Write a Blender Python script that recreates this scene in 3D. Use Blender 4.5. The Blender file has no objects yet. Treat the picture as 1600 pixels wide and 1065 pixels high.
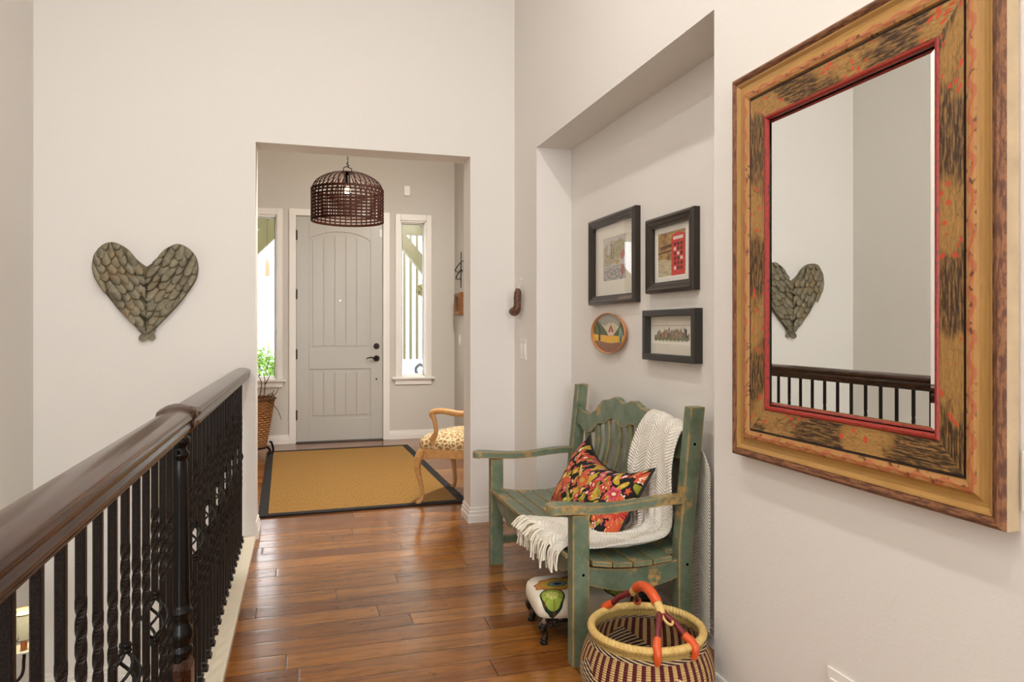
import bpy, bmesh, math, random
from math import sin, cos, pi, atan2, sqrt, exp
from mathutils import Vector, Matrix
random.seed(7)
sc = bpy.context.scene
col = sc.collection

# ------------------------------------------------------------------ camera, world, lights, exposure
cam = bpy.data.cameras.new('camera'); camo = bpy.data.objects.new('camera', cam); col.objects.link(camo)
sc.camera = camo
camo.location = (0, 0, 1.2308); camo.rotation_euler = (pi/2, 0, -0.2849)
cam.sensor_width = 36; cam.lens = 36*1112.85/1600; cam.shift_y = (513.03-532.5)/1600
cam.clip_start = 0.05; cam.clip_end = 200
sc.view_settings.view_transform = 'Standard'; sc.view_settings.look = 'None'
sc.view_settings.gamma = 1; sc.view_settings.use_curve_mapping = False
sc.view_settings.exposure = -0.2
w = bpy.data.worlds.new('sky'); sc.world = w; w.use_nodes = True
w.node_tree.nodes['Background'].inputs[0].default_value = (.94, .97, 1, 1)
w.node_tree.nodes['Background'].inputs[1].default_value = 10.0

def lamp(kind, name, loc, power, colr, size=.1, size_y=None, target=None, spread=None):
    l = bpy.data.lights.new(name, kind); l.energy = power; l.color = colr
    if kind == 'AREA':
        l.shape = 'RECTANGLE' if size_y else 'DISK'; l.size = size
        if size_y: l.size_y = size_y
        if spread: l.spread = spread
    else: l.shadow_soft_size = size
    o = bpy.data.objects.new(name, l); col.objects.link(o); o.location = loc
    if target:
        o.rotation_euler = (Vector(target)-Vector(loc)).to_track_quat('-Z', 'Y').to_euler()
    return o
CEIL = 3.92
CANS = [(.2, 2.1), (.2, .3), (.2, -1.6), (-1.0, 1.1)]  # last one, over the railing, is added to light the right wall
for i, (x, y) in enumerate(CANS):
    lamp('AREA', 'downlight_glow', (x, y, CEIL-.03), (23, 25, 17, 28)[i], (1, .975, .945), .13, target=(x, y, 0))
lamp('AREA', 'rear_fill_light', (0, -4.3, 1.75), 60, (.95, .97, 1), 2.1, 2.3, target=(0, 0, 1.6))  # added fill lamp at the unseen rear window
lamp('AREA', 'foyer_fill_light', (1.2, 5.0, 3.33), 84, (1, .975, .94), .13, target=(1.2, 5.0, 0))  # added to brighten the foyer, placed so the pendant's shadow falls out of view
lamp('AREA', 'porch_daylight', (.4, 9.3, 4.4), 60, (.9, .95, 1), 2.5, 1.5, target=(.4, 9.6, 0))

# ------------------------------------------------------------------ helpers
def C(r, g, b):
    f = lambda c: (c/255/12.92) if c <= 10 else ((c/255+.055)/1.055)**2.4
    return (f(r), f(g), f(b), 1)

class G:
    """tiny node helper"""
    def __init__(s, name):
        s.m = bpy.data.materials.new(name); s.m.use_nodes = True; s.t = s.m.node_tree
        s.b = s.t.nodes['Principled BSDF']; s.out = s.t.nodes['Material Output']
    def n(s, typ, ins=None, **props):
        nd = s.t.nodes.new(typ)
        for k, v in props.items(): setattr(nd, k, v)
        for k, v in (ins or {}).items(): s.set(nd.inputs[k], v)
        return nd
    def set(s, sock, v):
        if isinstance(v, bpy.types.NodeSocket): s.t.links.new(v, sock)
        elif isinstance(v, bpy.types.Node): s.t.links.new(v.outputs[0], sock)
        else:
            if sock.type == 'VECTOR' and not hasattr(v, '__len__'): v = (v, v, v)
            sock.default_value = v
    def ma(s, op, a, b=0.0, c=0.0):
        nd = s.t.nodes.new('ShaderNodeMath'); nd.operation = op
        s.set(nd.inputs[0], a); s.set(nd.inputs[1], b); s.set(nd.inputs[2], c)
        return nd.outputs[0]
    def mix(s, f, a, b, blend='MIX'):
        nd = s.t.nodes.new('ShaderNodeMix'); nd.data_type = 'RGBA'; nd.blend_type = blend
        s.set(nd.inputs[0], f); s.set(nd.inputs[6], a); s.set(nd.inputs[7], b)
        return nd.outputs[2]
    def ramp(s, f, stops, interp='LINEAR'):
        nd = s.t.nodes.new('ShaderNodeValToRGB'); cr = nd.color_ramp; cr.interpolation = interp
        s.set(nd.inputs[0], f)
        while len(cr.elements) < len(stops): cr.elements.new(.5)
        for e, (p, c) in zip(cr.elements, stops):
            e.position = p; e.color = c if hasattr(c, '__len__') else (c, c, c, 1)
        return nd.outputs[0]
    def step(s, v, lo, hi):
        nd = s.t.nodes.new('ShaderNodeMapRange'); nd.clamp = True
        s.set(nd.inputs[0], v); nd.inputs[1].default_value = lo; nd.inputs[2].default_value = hi
        return nd.outputs[0]
    def noise(s, vec, scale, detail=3, rough=.5, color=False):
        nd = s.n('ShaderNodeTexNoise', {'Vector': vec, 'Scale': scale, 'Detail': detail, 'Roughness': rough})
        return nd.outputs[1 if color else 0]
    def xyz(s, v):
        nd = s.n('ShaderNodeSeparateXYZ', {0: v}); return nd.outputs
    def vec(s, x, y, z=0.0):
        nd = s.n('ShaderNodeCombineXYZ', {0: x, 1: y, 2: z}); return nd.outputs[0]
    def pos(s): return s.n('ShaderNodeNewGeometry').outputs['Position']
    def obj(s): return s.n('ShaderNodeTexCoord').outputs['Object']
    def uv(s): return s.n('ShaderNodeTexCoord').outputs['UV']
    def vscale(s, v, k):
        nd = s.n('ShaderNodeVectorMath', {0: v, 1: k}, operation='MULTIPLY'); return nd.outputs[0]
    def white(s, v, dim='3D'):
        nd = s.t.nodes.new('ShaderNodeTexWhiteNoise'); nd.noise_dimensions = dim
        s.set(nd.inputs['W' if dim == '1D' else 'Vector'], v); return nd.outputs[0]
    def bump(s, h, strength=.3, dist=.01):
        nd = s.n('ShaderNodeBump', {'Height': h, 'Strength': strength, 'Distance': dist})
        s.t.links.new(nd.outputs[0], s.b.inputs['Normal'])
    def fin(s, color=None, rough=None, metal=None, spec=None, coat=None):
        if color is not None: s.set(s.b.inputs['Base Color'], color)
        if rough is not None: s.set(s.b.inputs['Roughness'], rough)
        if metal is not None: s.set(s.b.inputs['Metallic'], metal)
        if spec is not None: s.set(s.b.inputs['Specular IOR Level'], spec)
        if coat is not None: s.set(s.b.inputs['Coat Weight'], coat); s.set(s.b.inputs['Coat Roughness'], .12)
        return s.m

def plain(name, c, rough=.5, metal=0, noise=0.0, nscale=30, bump=0.0, bscale=80, spec=None):
    g = G(name); p = g.obj()
    cc = c
    if noise:
        n = g.noise(p, nscale, 4)
        cc = g.mix(n, tuple(x*(1-noise) for x in c[:3])+(1,), tuple(min(1, x*(1+noise)) for x in c[:3])+(1,))
    if bump: g.bump(g.noise(p, bscale, 3), bump, .004)
    return g.fin(cc, rough, metal, spec)

ROOT = {}
class MB:
    def __init__(s): s.v = []; s.f = []; s.mi = []; s.uvs = {}; s.cur = 0
    def add(s, verts, faces, uvs=None):
        o = len(s.v); s.v += [Vector(p) for p in verts]
        for i, f in enumerate(faces):
            if uvs: s.uvs[len(s.f)] = uvs[i]
            s.f.append(tuple(o+j for j in f)); s.mi.append(s.cur)
        return s
    def box(s, x0, x1, y0, y1, z0, z1, M=None):
        vs = [(x, y, z) for x in (x0, x1) for y in (y0, y1) for z in (z0, z1)]
        if M is not None: vs = [M @ Vector(p) for p in vs]
        return s.add(vs, [(0,1,3,2),(4,6,7,5),(0,4,5,1),(2,3,7,6),(0,2,6,4),(1,5,7,3)])
    def loft(s, rings, closed=True, caps=True, uv=False):
        n = len(rings[0]); vs = [p for r in rings for p in r]; fs = []; us = []
        m = n if closed else n-1
        for i in range(len(rings)-1):
            for j in range(m):
                k = (j+1) % n
                fs.append((i*n+j, i*n+k, (i+1)*n+k, (i+1)*n+j))
                us.append([(j/m, i/(len(rings)-1)), ((j+1)/m, i/(len(rings)-1)), ((j+1)/m, (i+1)/(len(rings)-1)), (j/m, (i+1)/(len(rings)-1))])
        s.add(vs, fs, us if uv else None)
        if caps and closed:
            s.add(rings[0], [tuple(range(n))[::-1]]); s.add(rings[-1], [tuple(range(n))])
        return s
    def tube(s, pts, r, n=8, caps=True, sx=1.0):
        pts = [Vector(p) for p in pts]; rs = r if hasattr(r, '__len__') else [r]*len(pts)
        rings = []; prev = None
        for i, p in enumerate(pts):
            t = (pts[min(i+1, len(pts)-1)]-pts[max(i-1, 0)]).normalized()
            if prev is None:
                a = Vector((0, 0, 1)) if abs(t.z) < .9 else Vector((1, 0, 0))
                u = t.cross(a).normalized()
            else: u = (prev - t*prev.dot(t)).normalized()
            prev = u; v = t.cross(u)
            rings.append([p+(u*cos(2*pi*j/n)*sx+v*sin(2*pi*j/n))*rs[i] for j in range(n)])
        return s.loft(rings, caps=caps)
    def lathe(s, prof, c=(0,0,0), n=24, sx=1, sy=1, caps=True, uv=False):
        return s.loft([[Vector((c[0]+r*sx*cos(2*pi*j/n), c[1]+r*sy*sin(2*pi*j/n), c[2]+z)) for j in range(n)] for r, z in prof], caps=caps, uv=uv)
    def sphere(s, c, r, n=12, m=8):
        r = r if hasattr(r, '__len__') else (r, r, r)
        return s.loft([[Vector((c[0]+r[0]*sin(pi*(i+.02)/(m+.04))*cos(2*pi*j/n), c[1]+r[1]*sin(pi*(i+.02)/(m+.04))*sin(2*pi*j/n), c[2]-r[2]*cos(pi*(i+.02)/(m+.04)))) for j in range(n)] for i in range(m+1)])
    def grid(s, fn, nu, nv, uv=True):
        vs = [fn(i/nu, j/nv) for i in range(nu+1) for j in range(nv+1)]; fs = []; us = []
        for i in range(nu):
            for j in range(nv):
                a = i*(nv+1)+j; fs.append((a, a+nv+1, a+nv+2, a+1))
                us.append([(i/nu, j/nv), ((i+1)/nu, j/nv), ((i+1)/nu, (j+1)/nv), (i/nu, (j+1)/nv)])
        return s.add(vs, fs, us if uv else None)
    def prism(s, poly, f0, f1):
        """poly 2D; f0,f1 map 2D point to 3D of either face"""
        n = len(poly); a = [f0(*p) for p in poly]; b = [f1(*p) for p in poly]
        return s.add(a+b, [tuple(range(n))[::-1], tuple(range(n, 2*n))]+[(i, (i+1) % n, n+(i+1) % n, n+i) for i in range(n)])
    def build(s, name, mat, parent=None, smooth=False, bevel=0, weld=False, label=None, at=None, solid=0, sub=0, bseg=2):
        me = bpy.data.meshes.new(name)
        if parent is not None:
            R = parent
            while R.parent: R = R.parent
            inv = ROOT[R.name]
            org = None
        else:
            if at is None:
                xs = [p.x for p in s.v]; ys = [p.y for p in s.v]; zs = [p.z for p in s.v]
                at = ((min(xs)+max(xs))/2, (min(ys)+max(ys))/2, min(zs))
            inv = Matrix.Translation(-Vector(at))
        me.from_pydata([inv @ p for p in s.v], [], s.f)
        for m in (mat if isinstance(mat, (list, tuple)) else [mat]): me.materials.append(m)
        for i, p in enumerate(me.polygons):
            p.material_index = s.mi[i]; p.use_smooth = smooth
        if s.uvs:
            ul = me.uv_layers.new(name='UVMap')
            for i, us in s.uvs.items():
                p = me.polygons[i]
                for li, u in zip(p.loop_indices, us): ul.data[li].uv = u
        bm = bmesh.new(); bm.from_mesh(me)
        if weld: bmesh.ops.remove_doubles(bm, verts=bm.verts, dist=1e-5)
        bmesh.ops.recalc_face_normals(bm, faces=bm.faces); bm.to_mesh(me); bm.free()
        o = bpy.data.objects.new(name, me); col.objects.link(o)
        if parent is not None: o.parent = parent
        else: o.location = at; ROOT[o.name] = inv
        if solid:
            md = o.modifiers.new('thick', 'SOLIDIFY'); md.thickness = solid; md.offset = 0
        if bevel:
            md = o.modifiers.new('bevel', 'BEVEL'); md.width = bevel; md.segments = bseg; md.limit_method = 'ANGLE'
        if sub:
            md = o.modifiers.new('sub', 'SUBSURF'); md.levels = sub; md.render_levels = sub
        if label: o['label'] = label
        return o

def thing(name, label, cat, loc, rz=0, group=None, kind=None):
    o = bpy.data.objects.new(name, None); col.objects.link(o); o.location = loc; o.rotation_euler = (0, 0, rz)
    o.empty_display_size = .05
    if label: o['label'] = label
    if cat: o['category'] = cat
    if group: o['group'] = group
    if kind: o['kind'] = kind
    ROOT[o.name] = (Matrix.Translation(Vector(loc)) @ Matrix.Rotation(rz, 4, 'Z')).inverted()
    return o
def tag(o, label, cat, group=None, kind=None):
    o['label'] = label; o['category'] = cat
    if group: o['group'] = group
    if kind: o['kind'] = kind
    return o
def struct(o, label=None):
    o['kind'] = 'structure'
    if label: o['label'] = label
    return o
def copy_tree(o, parent=None):
    c = o.copy(); col.objects.link(c)
    if parent: c.parent = parent
    for ch in list(o.children): copy_tree(ch, c)
    return c
def spline(pts, n):
    """Catmull-Rom through tuples"""
    P = [pts[0]]+list(pts)+[pts[-1]]; out = []
    segs = len(pts)-1
    for k in range(n+1):
        t = k/n*segs; i = min(int(t), segs-1); t -= i
        a, b, c, d = P[i], P[i+1], P[i+2], P[i+3]
        out.append(tuple(.5*((2*b[j])+(-a[j]+c[j])*t+(2*a[j]-5*b[j]+4*c[j]-d[j])*t*t+(-a[j]+3*b[j]-3*c[j]+d[j])*t**3) for j in range(len(b))))
    return out
def mitred(mb, X, y0, y1, z0, z1, prof, sgn=-1):
    """frame on a wall of constant X: prof = (inset, height off wall); uv = metres along, metres across"""
    for k in range(len(prof)-1):
        (a, h0), (b, h1) = prof[k], prof[k+1]
        q = lambda i: [(y0+i, z0+i), (y1-i, z0+i), (y1-i, z1-i), (y0+i, z1-i)]
        A, B = q(a), q(b)
        for e in range(4):
            f = (e+1) % 4
            n = 12
            L = max(abs(A[f][0]-A[e][0]), abs(A[f][1]-A[e][1]))
            vs = []; fs = []; us = []
            for i in range(n+1):
                t = i/n
                vs.append((X+sgn*h0, A[e][0]+(A[f][0]-A[e][0])*t, A[e][1]+(A[f][1]-A[e][1])*t))
                vs.append((X+sgn*h1, B[e][0]+(B[f][0]-B[e][0])*t, B[e][1]+(B[f][1]-B[e][1])*t))
            for i in range(n):
                fs.append((2*i, 2*i+2, 2*i+3, 2*i+1))
                ua, ub = e*3+L*i/n, e*3+L*(i+1)/n
                us.append([(ua, a), (ub, a), (ub, b), (ua, b)])
            mb.add(vs, fs, us)
    return mb

# ------------------------------------------------------------------ materials
def wall_mat(name, c):
    g = G(name); p = g.pos()
    n = g.noise(g.vscale(p, (1, 1, 1.15)), 95, 3, .55); m = g.noise(p, 26, 2)
    g.bump(g.ma('ADD', n, g.ma('MULTIPLY', m, .7)), .22, .0035)
    return g.fin(c, .62, spec=.3)
M_wall = wall_mat('painted plaster', C(230, 225, 218))
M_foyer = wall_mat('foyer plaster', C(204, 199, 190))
M_trim = plain('white trim paint', C(235, 230, 222), .35)
M_ceil = wall_mat('ceiling plaster', C(235, 230, 222))
M_curb = plain('cream curb paint', C(226, 214, 190), .4, noise=.04, nscale=6)
M_door = plain('cream door paint', C(184, 180, 171), .33)
M_iron = G('hammered black iron')
_n = M_iron.noise(M_iron.obj(), 420, 2)
M_iron.bump(_n, .25, .002)
M_iron = M_iron.fin(M_iron.mix(M_iron.step(_n, .45, .75), C(14, 10, 8), C(56, 38, 27)), .4, .25, spec=.3)
M_black = plain('glossy black metal', C(10, 8, 7), .22, 0, spec=.3)
g = G('dark stained rail wood'); p = g.obj()
gn = g.noise(g.vscale(p, (60, 3, 60)), 4, 5)
M_rail = g.fin(g.mix(g.step(gn, .3, .75), C(26, 11, 5), C(78, 40, 18)), .19, spec=.4)
M_dark = plain('dark bronze', C(38, 28, 22), .35, .7)

# floor planks
g = G('hand scraped wood planks'); x, y, z = g.xyz(g.pos())
PW = .1283
row = g.ma('FLOOR', g.ma('DIVIDE', y, PW)); fy = g.ma('FRACT', g.ma('DIVIDE', y, PW))
xx = g.ma('DIVIDE', g.ma('ADD', x, g.ma('MULTIPLY', g.white(row, '1D'), 7.3)), 1.12)
cl = g.ma('FLOOR', xx); fx = g.ma('FRACT', xx)
idn = g.white(g.vec(row, cl, 3.3)); idm = g.white(g.vec(row, cl, 9.1))
gx = g.vec(g.ma('ADD', g.ma('MULTIPLY', x, 2.6), g.ma('MULTIPLY', idn, 40)), g.ma('MULTIPLY', y, 24), g.ma('MULTIPLY', idm, 30))
grain = g.noise(gx, 1.0, 6, .62)
wave = g.noise(g.vec(g.ma('ADD', g.ma('MULTIPLY', x, 1.1), g.ma('MULTIPLY', idm, 33)), g.ma('MULTIPLY', y, 7)), 2.0, 3)
rings = g.ma('SINE', g.ma('MULTIPLY', wave, 60))
base = g.ramp(idn, [(0, C(112, 64, 26)), (.3, C(140, 84, 34)), (.55, C(158, 100, 40)), (.8, C(170, 110, 48)), (1, C(128, 74, 30))])
c1 = g.mix(g.ma('MULTIPLY', g.step(grain, .42, .74), .6), base, C(66, 33, 15), 'MIX')
c1 = g.mix(g.ma('MULTIPLY', g.step(rings, .2, 1), .26), c1, C(72, 36, 17))
knot = g.noise(g.vec(g.ma('MULTIPLY', x, 26), g.ma('MULTIPLY', y, 95)), 1.0, 4, .7)
kp = g.step(g.noise(g.pos(), 3.6, 3), .50, .60)
kn = g.ma('MULTIPLY', g.step(knot, .6, .66), kp)
c1 = g.mix(g.ma('MULTIPLY', kn, .85), c1, C(30, 14, 8))
ey = g.ma('MINIMUM', fy, g.ma('SUBTRACT', 1, fy)); ex = g.ma('MINIMUM', fx, g.ma('SUBTRACT', 1, fx))
gap = g.ma('MAXIMUM', g.ma('LESS_THAN', ey, .014), g.ma('LESS_THAN', ex, .0017))
c1 = g.mix(g.ma('MULTIPLY', gap, .8), c1, C(36, 16, 8))
soft = g.ma('MINIMUM', g.step(ey, .0, .07), g.step(ex, 0, .006))
hh = g.ma('ADD', g.ma('MULTIPLY', soft, 1.0), g.ma('SUBTRACT', g.ma('MULTIPLY', grain, .35), g.ma('MULTIPLY', kn, .4)))
hh = g.ma('ADD', hh, g.ma('MULTIPLY', wave, .8))
g.bump(hh, .13, .004)
M_floor = g.fin(c1, g.ma('ADD', .09, g.ma('MULTIPLY', grain, .16)), spec=.78)

# distressed green paint
def green_paint(name):
    g = G(name); p = g.obj()
    bv = g.n('ShaderNodeBevel', {'Radius': .010}); bv.samples = 4
    geo = g.n('ShaderNodeNewGeometry')
    dt = g.n('ShaderNodeVectorMath', {0: bv.outputs[0], 1: geo.outputs['Normal']}, operation='DOT_PRODUCT').outputs['Value']
    edge = g.step(dt, .998, .95)
    n1 = g.noise(p, 14, 4, .6); n2 = g.noise(p, 55, 3, .6); n3 = g.noise(p, 5.5, 3, .6)
    e = g.ma('MULTIPLY', edge, g.step(n1, .36, .52))
    patch = g.ma('MULTIPLY', g.step(n3, .60, .64), g.step(n2, .35, .55))
    wear = g.ma('MAXIMUM', e, g.ma('MULTIPLY', patch, .85))
    gr = g.mix(g.step(n1, .35, .7), C(92, 108, 84), C(118, 133, 112))
    gr = g.mix(g.ma('MULTIPLY', g.step(n2, .5, .7), .35), gr, C(140, 140, 104))
    tan = g.mix(n2, C(170, 116, 52), C(212, 168, 98))
    g.bump(g.noise(g.vscale(p, (30, 30, 30)), 1, 4), .12, .003)
    return g.fin(g.mix(wear, gr, tan), .38, spec=.45)
M_green = green_paint('distressed green paint')

# ------------------------------------------------------------------ ROOM SHELL
YB, W, WN = 4.412, 1.309, 1.527        # wall with opening; right wall; niche back
XL, XR, H1, TH = -.268, 1.017, 2.32, .195
LX = -1.398; CB = -.2656; BZ = -2.6; YE = -4.5
YD, FX, FXL = 7.985, 1.655, -1.35     # door wall, foyer right wall, foyer left wall
FH = 3.4
NY0, NY1, NZ = 2.081, 3.958, 2.29
def wall(name, boxes, mat=None):
    m = MB()
    for b in boxes: m.box(*b)
    return struct(m.build(name, mat or M_wall))
wall('floor', [(CB, W+.3, YE, YB+.1, -.2, 0), (FXL-.2, FX+.2, YB+.1, YD+.3, -.2, 0), (LX, CB, YE, -1.6, -.2, 0)], M_floor)
wall('ceiling', [(LX-.2, W+.4, YE-.1, YB+.05, CEIL, CEIL+.1)], M_ceil)
wall('ceiling_foyer', [(FXL-.2, FX+.2, YB+TH-.02, YD+.3, FH, FH+.1)], M_ceil)
wall('wall_back', [(LX-.2, XL, YB, YB+TH, BZ, CEIL), (XL, XR, YB, YB+TH, H1, CEIL), (XR, W+.4, YB, YB+TH, 0, CEIL)])
wall('wall_left', [(LX-.15, LX, YE, YB, BZ, CEIL)])
wall('wall_right', [(W, WN+.15, YE, NY0, 0, CEIL), (W, WN+.15, NY1, YB, 0, CEIL), (WN, WN+.15, NY0, NY1, 0, NZ), (W, WN+.15, NY0, NY1, NZ, CEIL)])
wall('wall_front', [(LX, -1.05, YE-.15, YE, 0, CEIL), (1.05, W, YE-.15, YE, 0, CEIL), (-1.05, 1.05, YE-.15, YE, 0, .6), (-1.05, 1.05, YE-.15, YE, 2.9, CEIL)])
wall('floor_landing', [(LX, CB-.02, -1.6, YB, -2.6, -2.5), (LX, -.45, 3.35, YB, -.85, -.75)], plain('beige stair carpet', C(205, 195, 178), .9, noise=.08, nscale=200, bump=.4, bscale=300))
wall('wall_stairwell', [(CB-.16, CB-.02, -1.6, YB, -2.6, -.2), (LX, CB, -1.75, -1.6, -2.6, -.2)])
hx0, hx1, hx2, hx3 = -.56, -.27, 1.04, 1.33; hz0, hz1 = .69, 2.44
WD = YD+.16
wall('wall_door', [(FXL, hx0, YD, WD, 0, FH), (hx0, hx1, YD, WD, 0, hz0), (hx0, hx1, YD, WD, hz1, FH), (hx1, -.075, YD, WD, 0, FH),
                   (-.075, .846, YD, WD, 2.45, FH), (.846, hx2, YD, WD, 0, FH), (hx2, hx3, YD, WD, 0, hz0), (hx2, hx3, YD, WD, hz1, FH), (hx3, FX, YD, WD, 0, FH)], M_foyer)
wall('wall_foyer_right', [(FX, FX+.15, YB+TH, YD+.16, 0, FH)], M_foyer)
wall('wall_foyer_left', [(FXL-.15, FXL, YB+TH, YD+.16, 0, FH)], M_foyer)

# baseboards : layered profile swept along a path (list of xy), outward normal to the left side given
BB = [(0, .095), (.006, .095), (.008, .088), (.008, .074), (.013, .07), (.013, .05), (.018, .046), (.018, 0), (0, 0)]
def baseboard(name, path, side, z=0, k=1.0):
    m = MB(); P = [Vector((a, b, 0)) for a, b in path]; rings = []
    for i, p in enumerate(P):
        def nrm(a, b):
            d = (b-a).normalized(); return Vector((-d.y, d.x, 0))*side
        if i == 0: o = nrm(P[0], P[1])
        elif i == len(P)-1: o = nrm(P[-2], P[-1])
        else:
            n1, n2 = nrm(P[i-1], p), nrm(p, P[i+1]); o = (n1+n2); o = o/(o.dot(n1))
        rings.append([p+o*a*k+Vector((0, 0, z+h*k)) for a, h in BB])
    m.loft(rings)
    return struct(m.build(name, M_trim))
baseboard('baseboard_right', [(XR, YB+TH), (XR, YB), (W, YB), (W, NY1), (WN, NY1), (WN, NY0), (W, NY0), (W, YE)], -1)
baseboard('baseboard_back', [(XL, YB-.002), (XL, YB+TH), (FXL, YB+TH), (FXL, YD), (-.145, YD)], -1)
baseboard('baseboard_foyer', [(.915, YD), (FX, YD), (FX, YB+TH), (XR, YB+TH)], -1)
baseboard('baseboard_landing', [(LX, YB), (-.45, YB)], -1, -.75, 1.2)
# curb under the railing
m = MB(); m.box(-.42, CB, -1.6, YB, -.25, .022)
struct(m.build('trim_curb', M_curb, bevel=.006), 'cream painted curb board under the iron balusters')
# ceiling lamps' trims; the railing and foyer lamps are added for fill
g = G('lamp diffuser'); g.b.inputs['Emission Color'].default_value = (1, .9, .78, 1); g.b.inputs['Emission Strength'].default_value = 5
M_glow = g.fin(C(255, 250, 240), .4)
for i, (x, y) in enumerate(CANS+[(1.2, 5.0)]):
    zc = CEIL if i < len(CANS) else FH
    t = thing('ceiling_light', 'recessed white round downlight in the %s' % ('foyer ceiling, added as fill light' if i == 4 else ['hall ceiling beside the niche', 'hall ceiling over the mirror', 'hall ceiling behind the viewer', 'hall ceiling over the railing, added as fill light'][i]), 'ceiling light', (x, y, zc))
    MB().lathe([(.075, -.001), (.095, -.001), (.095, -.008), (.075, -.008), (.075, -.001)], (x, y, zc), 28, caps=False).build('trim_ring', M_trim, t, smooth=True)
# unseen window behind the viewer, added to let in fill light
t = struct(thing('fill_window', None, None, (0, YE, .6)))
m = MB(); m.box(-1.05, 1.05, YE-.1, YE-.05, .6, .66).box(-1.05, 1.05, YE-.1, YE-.05, 2.84, 2.9).box(-1.05, -.99, YE-.1, YE-.05, .6, 2.9).box(.99, 1.05, YE-.1, YE-.05, .6, 2.9).box(-.03, .03, YE-.1, YE-.05, .6, 2.9)
m.build('window_frame', M_trim, t)

# ------------------------------------------------------------------ glass
def glass_mat(name, refl=1.0, base=.0):
    g = G(name); g.t.nodes.remove(g.b)
    fc = g.n('ShaderNodeLayerWeight', {'Blend': .5}).outputs['Facing']
    fr = g.n('ShaderNodeMath', {0: g.ma('POWER', fc, 5.0), 1: .92, 2: .045}, operation='MULTIPLY_ADD')
    tr = g.n('ShaderNodeBsdfTransparent'); gl = g.n('ShaderNodeBsdfGlossy', {'Roughness': .0})
    mx = g.n('ShaderNodeMixShader', {0: g.ma('MULTIPLY', fr.outputs[0], refl), 1: tr.outputs[0], 2: gl.outputs[0]})
    g.t.links.new(mx.outputs[0], g.out.inputs[0]); return g.m
M_glass = glass_mat('window glass', .8); M_pglass = glass_mat('picture glass', .8)

# windows beside the door
def sidelight(name, x0, x1):
    t = struct(thing(name, None, None, ((x0+x1)/2, YD, hz0)))
    y0, y1 = YD-.022, YD
    m = MB()
    c = .058
    m.box(x0-c, x0, y0, y1, hz0, hz1+c+.01).box(x1, x1+c, y0, y1, hz0, hz1+c+.01).box(x0, x1, y0, y1, hz1, hz1+c+.01)
    m.build('window_frame', M_trim, t, bevel=.004)
    m = MB()
    m.box(x0, x0+.012, YD, WD, hz0, hz1).box(x1-.012, x1, YD, WD, hz0, hz1).box(x0, x1, YD, WD, hz1-.012, hz1).box(x0, x1, YD, WD, hz0, hz0+.012)
    a, b = x0+.012, x1-.012
    m.box(a, a+.012, YD+.07, YD+.11, hz0, hz1).box(b-.012, b, YD+.07, YD+.11, hz0, hz1).box(a, b, YD+.07, YD+.11, hz1-.03, hz1-.012).box(a, b, YD+.07, YD+.11, hz0+.012, hz0+.03)
    m.build('window_jamb', M_trim, t)
    m = MB(); k = .005
    m.box(a+.012, a+.012+k, YD+.066, YD+.07, hz0+.03, hz1-.03).box(b-.012-k, b-.012, YD+.066, YD+.07, hz0+.03, hz1-.03).box(a+.012, b-.012, YD+.066, YD+.07, hz1-.03-k, hz1-.03)
    m.build('gasket', M_dark, t, label='thin dark gasket line around the pane')
    m = MB(); m.box(x0-c-.035, x1+c+.035, YD-.05, YD+.02, hz0-.025, hz0)
    m.build('window_sill', M_trim, t, bevel=.005)
    m = MB(); m.box(x0-c, x1+c, YD-.02, YD, hz0-.085, hz0-.025)
    m.build('apron', M_trim, t, bevel=.004)
    MB().box(a+.01, b-.01, YD+.086, YD+.09, hz0+.02, hz1-.02).build('glass_pane', M_glass, t)
sidelight('window_1', hx0, hx1); sidelight('window_2', hx2, hx3)

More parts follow.
